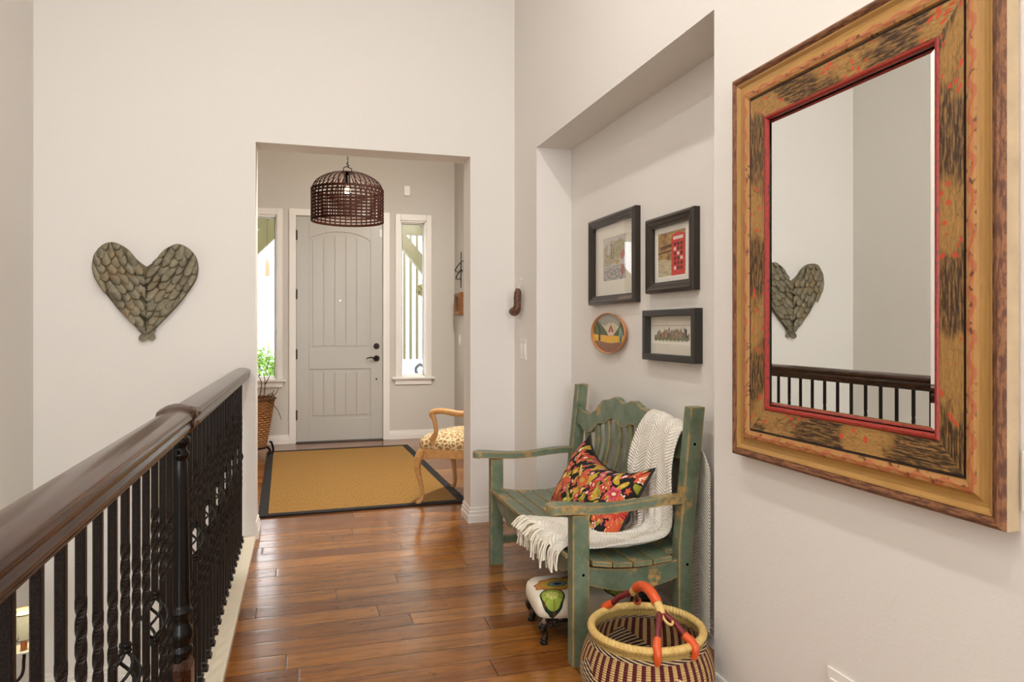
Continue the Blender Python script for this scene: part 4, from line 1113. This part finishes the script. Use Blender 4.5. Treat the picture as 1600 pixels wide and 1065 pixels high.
# ------------------------------------------------------------------ WOVEN MARKET BASKET
def build_basket():
    cx, cy = 1.062, 2.083
    t = thing('woven_basket', 'round maroon and straw striped woven basket with orange leather handle in front of the bench', 'basket', (cx, cy, 0))
    g = G('striped straw weave'); u, v, _ = g.xyz(g.uv())
    N = 46
    ribs = g.ma('FRACT', g.ma('MULTIPLY', u, N)); big = g.ma('GREATER_THAN', ribs, .52)
    rows = g.ma('FRACT', g.ma('MULTIPLY', v, 46)); 
    # lozenge zones of fine diagonal checks
    dia = g.ma('GREATER_THAN', g.ma('FRACT', g.ma('ADD', g.ma('MULTIPLY', u, 30), g.ma('MULTIPLY', v, 24))), .5)
    tri = g.ma('ABSOLUTE', g.ma('SUBTRACT', g.ma('FRACT', g.ma('MULTIPLY', u, 4)), .5))
    zone = g.ma('LESS_THAN', v, g.ma('ADD', .30, g.ma('MULTIPLY', tri, .75)))
    wt = C(226, 198, 156); st = C(206, 168, 108); mr = C(92, 20, 26); bk = C(44, 16, 22)
    a = g.mix(big, st, mr); b = g.mix(dia, wt, bk)
    c = g.mix(zone, a, b)
    topb = g.ma('GREATER_THAN', v, .86); c = g.mix(topb, c, C(204, 170, 96))
    thin = g.ma('MULTIPLY', g.ma('GREATER_THAN', v, .80), g.ma('LESS_THAN', v, .86)); c = g.mix(thin, c, g.mix(dia, wt, bk))
    h1 = g.ma('ABSOLUTE', g.ma('SINE', g.ma('MULTIPLY', v, 46*pi))); h2 = g.ma('ABSOLUTE', g.ma('SINE', g.ma('MULTIPLY', u, N*2*pi)))
    g.bump(g.ma('ADD', h1, g.ma('MULTIPLY', h2, .6)), .8, .005)
    mt = g.fin(c, .75)
    prof = [(.150, 0.0), (.162, .008), (.190, .05), (.206, .10), (.210, .14), (.203, .18), (.190, .215), (.176, .24), (.172, .262)]
    pp = spline(prof, 40)
    n = 96
    out = MB(); out.loft([[Vector((cx+r*cos(2*pi*j/n), cy+r*sin(2*pi*j/n), z+.002)) for j in range(n)] for r, z in pp], caps=False, uv=True)
    out.build('basket_wall', mt, t, smooth=True, solid=.008)
    fl = MB(); fl.loft([[Vector((cx+r*cos(2*pi*j/48), cy+r*sin(2*pi*j/48), z)) for j in range(48)] for r, z in ((.155, .004), (.10, .012), (.002, .014))], uv=True)
    fl.build('basket_bottom', mt, t, smooth=True)
    gs = G('wrapped straw'); q = gs.obj(); uu, vv, _ = gs.xyz(gs.uv())
    w_ = gs.ma('ABSOLUTE', gs.ma('SINE', gs.ma('ADD', gs.ma('MULTIPLY', uu, 260), gs.ma('MULTIPLY', vv, 5)))); nn = gs.noise(q, 40, 3)
    gs.bump(w_, .5, .004); Ms = gs.fin(gs.mix(nn, C(190, 150, 78), C(226, 196, 124)), .7)
    rim = MB(); n = 72; rr = .013
    rim.loft([[Vector((cx+(.177+rr*cos(a*pi/5))*cos(2*pi*j/n), cy+(.177+rr*cos(a*pi/5))*sin(2*pi*j/n), .268+rr*sin(a*pi/5))) for j in range(n)] for a in range(11)], caps=False, uv=True)
    rim.build('rim', Ms, t, smooth=True)
    gl = G('orange leather'); ln = gl.noise(gl.obj(), 50, 3); gl.bump(ln, .3, .002)
    Ml = gl.fin(gl.mix(ln, C(196, 66, 22), C(226, 98, 44)), .35)
    Mm = plain('maroon leather wrap', C(104, 22, 26), .4, noise=.2, nscale=60, bump=.4, bscale=220)
    # handle : one arch across, splitting in two legs at each end
    ax = Vector((.04, -1, 0)).normalized(); pn = Vector((-ax.y, ax.x, 0))
    c0 = Vector((cx, cy, 0))
    R_ = .177
    def hp(s_):  # -1..1 along the arch crown
        return c0+ax*(s_*.098)+Vector((0, 0, .395-.05*s_*s_))
    crown = [hp(-1+2*i/16) for i in range(17)]
    h = MB().tube([hp(-.70+1.40*i/12) for i in range(13)], .0165, 12).build('handle', Ml, t, smooth=True, label='orange leather grip')
    for sd in (-1, 1):
        k = MB().tube([hp(sd*.62), hp(sd*.8), hp(sd*1.0)], [.0135, .014, .013], 10).build('handle_end', Ms, t, smooth=True, label='straw coloured handle end')
        lp = []
        for i in range(17):
            a = 2*pi*i/16; lp.append(hp(sd*.98)+pn*(.010+.0*sd)+ax*sd*(.016-.022*cos(a))+pn*.013*sin(a)+Vector((0, 0, .004-.010*(1-cos(a))*0-.012*(1-cos(a)))))
        MB().tube(lp, .0045, 6).build('loop', Ms, k, smooth=True)
        for q in (-1, 1):
            ang = atan2(ax.y*sd, ax.x*sd)+q*.34
            e = c0+Vector((cos(ang), sin(ang), 0))*R_+Vector((0, 0, .275)); s0 = hp(sd*.96)+pn*q*.006*sd
            mid = s0.lerp(e, .5)+Vector((0, 0, .010))
            MB().tube([s0, s0.lerp(mid, .6), mid, mid.lerp(e, .6)], [.0105, .010, .010, .0105], 9).build('handle_leg', Mm, t, smooth=True, label='maroon wrapped handle leg')
            rad = Vector((cos(ang), sin(ang), 0))
            MB().tube([mid.lerp(e, .5), e+Vector((0, 0, .008)), e+rad*.014-Vector((0, 0, .002)), e+rad*.017-Vector((0, 0, .02)), e+rad*.008-Vector((0, 0, .040))], [.012, .014, .013, .012, .010], 9).build('leather_cuff', Ml, t, smooth=True, label='orange leather cuff over the rim')
build_basket()

# ------------------------------------------------------------------ FOYER
# rug
g = G('golden sisal'); x, y, z = g.xyz(g.pos())
n = g.noise(g.vec(g.ma('MULTIPLY', x, 190), g.ma('MULTIPLY', y, 34)), 1.0, 3, .6); n2 = g.noise(g.pos(), 2.2, 2)
g.bump(n, .5, .004)
M_sis = g.fin(g.mix(g.step(n, .3, .72), C(96, 64, 18), C(190, 142, 62)), .85)
t = thing('area_rug', 'golden sisal rug with black cloth border in front of the door', 'rug', (.385, 6.2, 0), .025)
Rm = Matrix.Translation((.385, 6.2, 0)) @ Matrix.Rotation(.025, 4, 'Z'); hx, hy, bw = .70, 1.29, .062
MB().box(-hx+bw, hx-bw, -hy+bw, hy-bw, .001, .010, Rm).build('woven_field', M_sis, t)
m = MB(); m.box(-hx, hx, -hy, -hy+bw, .001, .012, Rm).box(-hx, hx, hy-bw, hy, .001, .012, Rm).box(-hx, -hx+bw, -hy+bw, hy-bw, .001, .012, Rm).box(hx-bw, hx, -hy+bw, hy-bw, .001, .012, Rm)
m.build('border', plain('black cloth', C(22, 19, 18), .8, bump=.3, bscale=400), t, label='black cloth border')

# pendant lamp
def build_lamp():
    cx, cy = .352, 6.05; R_ = .292; z0, z1 = 2.115, 2.375; zt = 2.525
    t = thing('pendant_lamp', 'dark woven dome basket pendant lamp hanging in the foyer', 'lamp', (cx, cy, z0))
    Mb = plain('dark brown cane', C(44, 19, 12), .65, noise=.3, nscale=30, spec=.12)
    m = MB(); n = 40
    for j in range(n):
        a = 2*pi*j/n; ca, sa = cos(a), sin(a); w_ = .0052
        tn = Vector((-sa, ca, 0)); pts = [(R_*1.0, z0), (R_*1.0, z1)]
        dome = [(R_*1.0, z1), (R_*.90, z1+.06), (R_*.70, z1+.105), (R_*.42, z1+.138), (.045, zt-.004)]
        P = spline(dome, 10)
        P = [(R_, z0)]+P
        rings = []
        for r_, z_ in P:
            c_ = Vector((cx+r_*ca, cy+r_*sa, z_)); k = .4+.6*min(1, r_/R_*1.3); o = Vector((ca, sa, .0))*.0022
            rings.append([c_-tn*w_*k-o, c_+tn*w_*k-o, c_+tn*w_*k+o, c_-tn*w_*k+o])
        m.loft(rings)
    m.build('rib_frame', Mb, t)
    m = MB()
    for k in range(10):
        z_ = z0+.008+k*(z1-z0-.012)/9
        hh_ = .0060 if 0 < k < 9 else .010
        m.lathe([(R_-.004, -hh_), (R_+.004, -hh_), (R_+.004, hh_), (R_-.004, hh_), (R_-.004, -hh_)], (cx, cy, z_), 56, caps=False)
    m.build('woven_bands', Mb, t)
    m = MB(); m.lathe([(.001, zt-.008), (.05, zt-.008), (.052, zt), (.001, zt+.004)], (cx, cy, 0), 20)
    m.tube([(cx-.033, cy, zt), (cx-.033, cy, zt+.035), (cx-.01, cy, zt+.048), (cx+.033, cy, zt+.03), (cx+.033, cy, zt)], .004, 6)
    m.tube(spline([(cx, cy, zt+.04), (cx+.008, cy, zt+.055), (cx-.006, cy, zt+.07), (cx+.004, cy, zt+.085)], 10), .005, 6)
    zc = zt+.08
    while zc < FH-.03:
        m.tube([(cx+.006*cos(a*pi/4), cy, zc+.012+.012*sin(a*pi/4)) if int(zc*50) % 2 else (cx, cy+.006*cos(a*pi/4), zc+.012+.012*sin(a*pi/4)) for a in range(9)], .002, 5); zc += .02
    m.lathe([(.05, FH-.03), (.055, FH-.02), (.055, FH)], (cx, cy, 0), 16)
    m.build('hanging_hardware', M_black, t)
    MB().lathe([(.022, 2.405), (.024, 2.42), (.020, 2.50), (.012, zt)], (cx, cy, 0), 12).build('socket', M_black, t)
    g = G('glowing bulb'); g.b.inputs['Emission Color'].default_value = (1, .70, .38, 1); g.b.inputs['Emission Strength'].default_value = 25
    MB().sphere((cx, cy, 2.372), (.026, .026, .036), 14, 8).build('light_bulb', g.fin(C(255, 220, 170), .3), t, smooth=True, label='glowing warm bulb')
    lamp('POINT', 'pendant_glow', (cx, cy, 2.33), 12, (1, .66, .40), .03)
build_lamp()

# armchair
def build_chair():
    cx, cy = 1.150, 5.015
    fd = Vector((-.79, .61, 0)); fd.normalize(); sd = Vector((-fd.y, fd.x, 0))      # facing, its left side (towards the viewer)
    t = thing('armchair', 'carved pale wood armchair with patterned gold seat half hidden by the foyer wall', 'chair', (cx, cy, 0))
    g = G('pale carved wood'); p = g.obj(); n = g.noise(p, 30, 3); Mw = g.fin(g.mix(n, C(170, 112, 58), C(218, 170, 108)), .38)
    g.bump(g.noise(p, 60, 2), .2, .003)
    g = G('gold cut velvet'); p = g.obj(); vo = g.n('ShaderNodeTexVoronoi', {'Vector': p, 'Scale': 34.0}, feature='DISTANCE_TO_EDGE')
    k = g.step(vo.outputs[0], .06, .16); g.bump(k, .4, .003)
    Mf = g.fin(g.mix(k, C(222, 204, 160), C(160, 116, 60)), .6)
    c0 = Vector((cx, cy, 0))
    P = lambda f, s_, z: c0+fd*f+sd*s_+Vector((0, 0, z))
    fh, sh_ = .275, .30; bs = .235
    # seat cushion
    def outline(k, z):
        q = []
        for j in range(40):
            a = 2*pi*j/40; ff = cos(a); ss = sin(a)
            ff = abs(ff)**.42*(1 if ff > 0 else -1); ss = abs(ss)**.42*(1 if ss > 0 else -1)
            wd = bs+(sh_-bs)*(ff*.5+.5)
            q.append(P(ff*(fh+.01)*k, ss*wd*k, z))
        return q
    MB().loft([outline(.98, .385), outline(1.03, .40), outline(1.05, .425), outline(1.02, .455), outline(.9, .482), outline(.65, .50), outline(.3, .508), outline(.01, .51)]).build('seat', Mf, t, smooth=True)
    # apron with a dipped lower edge
    rings = []
    o1, o2 = outline(.97, 0), outline(1.03, 0)
    m = MB(); nn = 40; vs = []; fs = []
    for j in range(nn):
        a = 2*pi*j/nn; dip = .325-.012*cos(4*a+pi) 
        vs += [Vector((o1[j].x, o1[j].y, .395)), Vector((o2[j].x, o2[j].y, .395)), Vector((o2[j].x, o2[j].y, dip)), Vector((o1[j].x, o1[j].y, dip))]
    for j in range(nn):
        a, b = 4*j, 4*((j+1) % nn)
        for e in range(4): fs.append((a+e, b+e, b+(e+1) % 4, a+(e+1) % 4))
    m.add(vs, fs); m.build('seat_rail', Mw, t, bevel=.004)
    for s_ in (-1, 1):
        pts = spline([(.235, .262, .385, .030), (.262, .278, .33, .030), (.270, .282, .25, .022), (.252, .268, .15, .016), (.240, .258, .07, .0135), (.252, .266, .03, .015), (.272, .278, .012, .019), (.282, .284, .008, .010)], 26)
        MB().tube([P(a, b*s_, c_) for a, b, c_, r in pts], [r for a, b, c_, r in pts], 10).build('leg', Mw, t, smooth=True)
        pts = spline([(-.235, .215, .40, .022), (-.25, .22, .2, .018), (-.30, .23, .008, .014)], 12)
        MB().tube([P(a, b*s_, c_) for a, b, c_, r in pts], [r for a, b, c_, r in pts], 8).build('leg', Mw, t, smooth=True)
        pts = spline([(.13, .268, .40, .020), (.15, .285, .46, .021), (.115, .30, .52, .016), (.125, .305, .60, .017), (.145, .305, .645, .022), (.11, .30, .662, .020), (.05, .295, .664, .021), (-.05, .28, .650, .022), (-.15, .25, .66, .019), (-.22, .225, .70, .018)], 36)
        MB().tube([P(a, b*s_, c_) for a, b, c_, r in pts], [r for a, b, c_, r in pts], 10).build('armrest', Mw, t, smooth=True)
        pts = spline([(-.235, .215, .40, .020), (-.27, .23, .65, .018), (-.31, .235, .90, .018), (-.325, .15, .985, .019), (-.33, 0, 1.01, .024)], 20)
        MB().tube([P(a, b*s_, c_) for a, b, c_, r in pts], [r for a, b, c_, r in pts], 8).build('back_frame', Mw, t, smooth=True)
    MB().loft([[P(-.262-.06*(z-.5)/.45+d*.02, b*.205*k, z) for b, d in ((-1, 0), (-.6, 1), (.6, 1), (1, 0), (.6, -.6), (-.6, -.6))] for k, z in ((.8, .50), (1, .60), (1, .88), (.7, .96))]).build('back_pad', Mf, t, smooth=False, bevel=.006)
build_chair()

# wicker basket on the left, with twigs
def build_wicker():
    cx, cy = -.47, 7.25
    t = thing('wicker_basket', 'tall tapered wicker basket on a black stand under the left window', 'basket', (cx, cy, 0))
    g = G('brown wicker'); u, v, _ = g.xyz(g.uv())
    chk = g.ma('MULTIPLY', g.ma('SINE', g.ma('MULTIPLY', u, 2*pi*18)), g.ma('SINE', g.ma('MULTIPLY', v, pi*34)))
    rw = g.ma('ABSOLUTE', g.ma('SINE', g.ma('MULTIPLY', v, pi*34)))
    g.bump(g.ma('ADD', rw, g.ma('MULTIPLY', chk, .6)), 1.0, .012)
    Mw = g.fin(g.mix(g.step(g.ma('ADD', chk, rw), -.2, 1.2), C(120, 66, 32), C(206, 150, 92)), .6)
    pr = spline([(.125, .10), (.135, .16), (.160, .30), (.185, .45), (.200, .54), (.210, .56)], 24)
    MB().loft([[Vector((cx+r*cos(2*pi*j/48), cy+r*sin(2*pi*j/48), z)) for j in range(48)] for r, z in pr], caps=False, uv=True).build('basket_wall', Mw, t, smooth=True, solid=.012)
    m = MB(); m.loft([[Vector((cx+(.207+.013*cos(a*pi/4))*cos(2*pi*j/40), cy+(.207+.013*cos(a*pi/4))*sin(2*pi*j/40), .56+.013*sin(a*pi/4))) for j in range(40)] for a in range(9)], caps=False, uv=True)
    m.build('rim', Mw, t, smooth=True)
    MB().lathe([(.12, .095), (.125, .105)], (cx, cy, 0), 30).build('basket_bottom', Mw, t)
    m = MB(); m.lathe([(.132, .085), (.14, .085), (.14, .097), (.132, .097), (.132, .085)], (cx, cy, 0), 36, caps=False)
    for k in range(4):
        a = k*pi/2+.25; d = Vector((cos(a), sin(a), 0)); c_ = Vector((cx, cy, 0))
        m.tube(spline([tuple(c_+d*.135+Vector((0, 0, .09))), tuple(c_+d*.165+Vector((0, 0, .05))), tuple(c_+d*.150+Vector((0, 0, .012))), tuple(c_+d*.175+Vector((0, 0, .010))), tuple(c_+d*.195+Vector((0, 0, .05))), tuple(c_+d*.180+Vector((0, 0, .12))), tuple(c_+d*.160+Vector((0, 0, .135)))], 24), .011, 7)
    m.build('stand', M_black, t, smooth=True, label='black curled iron stand')
    R = random.Random(4); Mt = plain('brown twig', C(96, 58, 38), .7, noise=.2, nscale=50)
    tg = thing('twig_bundle', 'bundle of curly brown twigs standing in the wicker basket', 'twigs', (cx, cy, .2))
    defs = [[(.02, 0, .2), (.10, .0, .55), (.115, 0, .70), (.10, 0, .80), (.06, 0, .86)], [(.115, 0, .69), (.15, 0, .76), (.17, .0, .81)], [(.10, 0, .5), (.17, -.02, .58), (.20, -.03, .64)], [(0, 0, .3), (.14, -.05, .55), (.21, -.05, .60), (.24, -.05, .66)],
            [(0, -.05, .3), (.10, -.12, .52), (.17, -.15, .53), (.235, -.16, .46), (.27, -.16, .37)], [(0, 0, .3), (.15, -.1, .56), (.23, -.12, .565)], [(.05, 0, .4), (.16, 0, .60), (.20, 0, .57)], [(.0, .02, .3), (.08, .02, .66), (.05, .02, .78), (.0, 0, .82)]]
    for k in range(9): defs.append([(R.uniform(-.05, .05), R.uniform(-.05, .05), .2), (R.uniform(-.12, .13), R.uniform(-.12, .1), .5), (R.uniform(-.17, .18), R.uniform(-.15, .1), R.uniform(.55, .63))])
    for d in defs:
        q = spline([(cx+a, cy+b, c_) for a, b, c_ in d], 14)
        MB().tube(q, [.0065-.004*i/14 for i in range(15)], 6).build('twig', Mt, tg, smooth=True)
build_wicker()

# iron wall cross-like sculpture, small frame, alarm plate
t = thing('wall_sculpture', 'small black bent wire figure on the foyer right wall', 'wall decoration', (FX-.02, 7.62, 1.68))
m = MB(); y = 7.55
m.tube([(FX-.018, y, 2.06), (FX-.018, y+.005, 1.86), (FX-.018, y, 1.67)], .006, 6)
m.tube([(FX-.018, y-.09, 1.955), (FX-.022, y+.10, 1.93)], .006, 6)
m.tube(spline([(FX-.018, y+.02, 1.95), (FX-.03, y+.20, 1.90), (FX-.03, y+.24, 1.87), (FX-.02, y+.1, 1.85), (FX-.018, y, 1.87), (FX-.03, y+.14, 1.82), (FX-.03, y+.20, 1.78), (FX-.018, y+.05, 1.77)], 24), .007, 6)
m.box(FX-.02, FX, y-.008, y+.008, 1.85, 1.866)
m.build('wire_figure', M_dark, t)
t = thing('framed_picture', 'small gold and brown framed picture on the foyer right wall under the wire figure', 'picture', (FX-.02, 7.66, 1.38))
mitred(MB(), FX, 7.52, 7.80, 1.375, 1.625, [(0, 0), (0, .03), (.01, .045), (.03, .04), (.045, .03), (.045, .02)]).build('picture_frame', plain('gilded brown wood', C(132, 84, 40), .35, noise=.5, nscale=20), t)
MB().box(FX-.022, FX-.018, 7.56, 7.76, 1.415, 1.585).build('print', plain('dark print', C(110, 80, 50), .6, noise=.5, nscale=14), t)
tag(MB().box(1.08, 1.145, YD-.018, YD, 2.715, 2.825).build('alarm_sensor', M_trim, bevel=.004), 'small white sensor box high on the wall between door and right window', 'sensor')

# ------------------------------------------------------------------ STAIR SCONCE
def build_sconce():
    wx = LX; cy, cz = 3.5, -.30
    t = thing('wall_sconce', 'two arm bronze wall sconce with small cream shades in the stairwell', 'lamp', (wx+.02, cy, cz))
    MB().loft([[Vector((wx+d, cy+r*cos(a*pi/12), cz+1.3*r*sin(a*pi/12))) for a in range(24)] for r, d in ((.06, 0), (.06, .012), (.03, .022))]).build('backplate', M_dark, t)
    gsh = G('lit linen shade'); n = gsh.noise(gsh.obj(), 60, 2)
    cc = gsh.mix(n, C(226, 214, 168), C(206, 206, 170))
    gsh.b.inputs['Emission Color'].default_value = (1, .86, .58, 1); gsh.b.inputs['Emission Strength'].default_value = .22
    gsh.b.inputs['Transmission Weight'].default_value = 0.0
    Msh = gsh.fin(cc, .8)
    for y, dz in ((3.665, 0.0), (3.38, .09)):
        x = wx+.20; zb = -.20+dz
        arm = MB().tube(spline([(wx+.02, cy, cz), (wx+.10, cy+(y-cy)*.3, cz-.05), (wx+.19, cy+(y-cy)*.85, cz-.02), (x, y, zb-.045), (x, y, zb-.01)], 24), .007, 8).build('arm', M_dark, t, smooth=True)
        MB().lathe([(.001, -.012), (.012, -.014), (.05, -.004), (.056, .004), (.054, .006), (.02, -.004), (.001, -.004)], (x, y, zb), 24).build('drip_cup', plain('clear glass dish', C(225, 222, 210), .15), arm, smooth=True)
        MB().lathe([(.013, 0), (.013, .075)], (x, y, zb), 12).build('candle_sleeve', plain('brown candle sleeve', C(150, 84, 44), .5), arm)
        MB().lathe([(.070, .062), (.062, .170)], (x, y, zb), 30, caps=False).build('lamp_shade', Msh, arm, smooth=True, solid=.002)
        m = MB()
        for zz, r in ((.062, .070), (.170, .062)):
            m.lathe([(r-.001, -.002), (r+.0022, -.002), (r+.0022, .002), (r-.001, .002), (r-.001, -.002)], (x, y, zb+zz), 30, caps=False)
        m.build('shade_band', plain('tan band', C(120, 100, 70), .7), arm)
        g = G('sconce bulb'); g.b.inputs['Emission Color'].default_value = (1, .85, .6, 1); g.b.inputs['Emission Strength'].default_value = 28
        MB().sphere((x, y, zb+.112), (.019, .019, .03), 12, 8).build('light_bulb', g.fin(C(255, 240, 210), .3), arm, smooth=True)
        lamp('POINT', 'sconce_glow', (x, y, zb+.12), 2.0, (1, .8, .55), .02)
build_sconce()

# ------------------------------------------------------------------ OUTSIDE (seen through the sidelights)
M_olive = plain('olive porch paint', C(66, 60, 16), .6, noise=.08)
M_ext = plain('white house siding', C(214, 216, 218), .8)
M_conc = plain('porch concrete', C(190, 186, 176), .9, noise=.1, nscale=5)
o = MB().box(-6, 6, WD+.001, 16, -.3, -.05).build('ground_porch', M_conc); struct(o, 'pale porch slab outside the door')
o = MB().box(-5, -1.02+1.4, 11.6, 11.8, -.05, 5.0).build('wall_outside', M_ext); struct(o, 'white neighbouring wall seen through the left window')
o = MB().box(.9, 5, 11.2, 11.3, -.05, 5.0).build('wall_siding', M_ext); struct(o, 'white board and batten wall seen through the right window')
t = thing('porch_battens', 'olive upright battens on the white wall beyond the right window', 'battens', (1.5, 11.18, .6))
for k in range(5):
    MB().box(1.50+.10*k, 1.532+.10*k, 11.14, 11.19, .75, 4.2).build('batten', M_olive, t)
tag(MB().box(-1.6, 2.6, 9.35, 9.50, 2.47, 2.78).build('porch_beam', M_olive, bevel=.006), 'olive painted horizontal beam at the top of both sidelights', 'beam')
def brace(label, a, b, w_=.10):
    A, B = Vector(a), Vector(b); d = (B-A).normalized(); nrm = Vector((-d.z, 0, d.x)); m = MB()
    q = [A+nrm*w_, B+nrm*w_, B-nrm*w_, A-nrm*w_]
    m.add([p_+Vector((0, -.06, 0)) for p_ in q]+[p_+Vector((0, .06, 0)) for p_ in q], [(0,1,2,3),(4,7,6,5),(0,4,5,1),(1,5,6,2),(2,6,7,3),(3,7,4,0)])
    tag(m.build('porch_brace', M_olive), label, 'brace')
brace('olive diagonal brace rising to the right outside the left sidelight', (-1.1, 9.27, 1.72), (-.26, 9.27, 2.56))
brace('olive diagonal brace dropping to the right outside the right sidelight', (1.02, 9.27, 2.62), (1.80, 9.27, 1.70), .075)
tag(MB().box(-3, .3, 11.5, 11.6, 1.18, 1.27).build('wall_band', plain('grey trim band', C(170, 172, 174), .8)), 'grey ledge running across the white wall outside the left sidelight', 'ledge')
t = thing('wind_chime', 'small wooden chime hanging outside the left sidelight', 'wind chime', (-.42, 9.1, 1.9))
MB().tube([(-.42, 9.37, 2.60), (-.42, 9.1, 2.45), (-.42, 9.1, 2.02)], .003, 5).build('string', M_dark, t)
MB().loft([[Vector((-.42+a*.022*k, 9.1+b*.015*k, z)) for a, b in ((-1,-1),(1,-1),(1,1),(-1,1))] for k, z in ((1.2, 1.86), (1.2, 2.0), (.3, 2.08))]).build('wooden_paddle', plain('weathered wood', C(150, 124, 96), .7), t)
def shrub(name, label, c, r, n, colr, lw=.02, stem=True):
    R = random.Random(int(c[0]*100)+n); t = thing(name, label, 'plant', (c[0], c[1], -.05))
    m = MB()
    for k in range(n):
        a, b = R.uniform(0, 2*pi), math.acos(R.uniform(-.4, 1)); q = R.uniform(.45, 1)
        p_ = Vector((c[0]+r[0]*q*sin(b)*cos(a), c[1]+r[1]*q*sin(b)*sin(a), c[2]+r[2]*q*cos(b)))
        d = Vector((R.uniform(-1, 1), R.uniform(-1, 1), R.uniform(-.2, 1))).normalized(); s_ = d.cross(Vector((0, 0, 1))).normalized(); L_ = lw*R.uniform(1.6, 3)
        up = Vector((0, 0, .2*L_))
        m.add([p_, p_+d*L_*.5+s_*lw*.5+up, p_+d*L_, p_+d*L_*.5-s_*lw*.5+up], [(0, 1, 2, 3)])
    m.build('foliage', plain('leaf green', colr, .55, noise=.3, nscale=12), t)
    if stem:
        s2 = MB()
        for k in range(7):
            a = R.uniform(0, 2*pi); s2.tube([(c[0], c[1], -.05), (c[0]+.4*r[0]*cos(a), c[1]+.4*r[1]*sin(a), c[2]), (c[0]+.7*r[0]*cos(a), c[1]+.7*r[1]*sin(a), c[2]+.5*r[2])], .006, 5)
        s2.build('stem', M_dark, t)
    return t
shrub('leafy_shrub', 'bright green leafy shrub outside the left sidelight', (-.52, 9.5, .66), (.33, .25, .36), 900, C(120, 160, 60), .03)
shrub('leafy_shrub', 'low dark green plant beside the curled figure outside the right sidelight', (1.66, 9.6, .62), (.16, .15, .14), 260, C(70, 110, 60), .022)
t = thing('hanging_plant_ball', 'pair of dried moss balls hanging outside the right sidelight', 'plant', (1.5, 9.05, 1.5)); 
for k, (dx, dz) in enumerate(((0, 1.72), (.085, 1.58))):
    R = random.Random(k+40); m = MB(); c_ = Vector((1.45+dx, 9.05, dz))
    for q in range(260):
        d = Vector((R.gauss(0, 1), R.gauss(0, 1), R.gauss(0, 1))).normalized(); s_ = d.cross(Vector((0.1, 0, 1))).normalized()
        m.add([c_+d*.045, c_+d*.07+s_*.012, c_+d*.085, c_+d*.07-s_*.012], [(0, 1, 2, 3)])
    m.sphere(c_, .055, 12, 8); m.build('moss_ball', plain('dry moss', C(128, 118, 74), .9, noise=.4, nscale=60), t)
MB().tube([(1.48, 9.37, 2.60), (1.48, 9.05, 2.45), (1.48, 9.05, 1.75)], .003, 5).build('string', M_dark, t)
t = thing('garden_figure', 'dark curled garden figure on the porch outside the right sidelight', 'figurine', (1.50, 9.3, -.05))
MB().tube(spline([(1.40, 9.3, .52), (1.44, 9.3, .60), (1.41, 9.3, .70), (1.47, 9.3, .76), (1.53, 9.3, .70), (1.50, 9.3, .62), (1.52, 9.3, .53)], 26), [.022]*27, 9).build('curled_body', plain('slate figure', C(34, 42, 50), .5), t, smooth=True)
MB().box(1.30, 1.64, 9.2, 9.4, -.05, .52).build('pedestal', M_ext, t, bevel=.01)
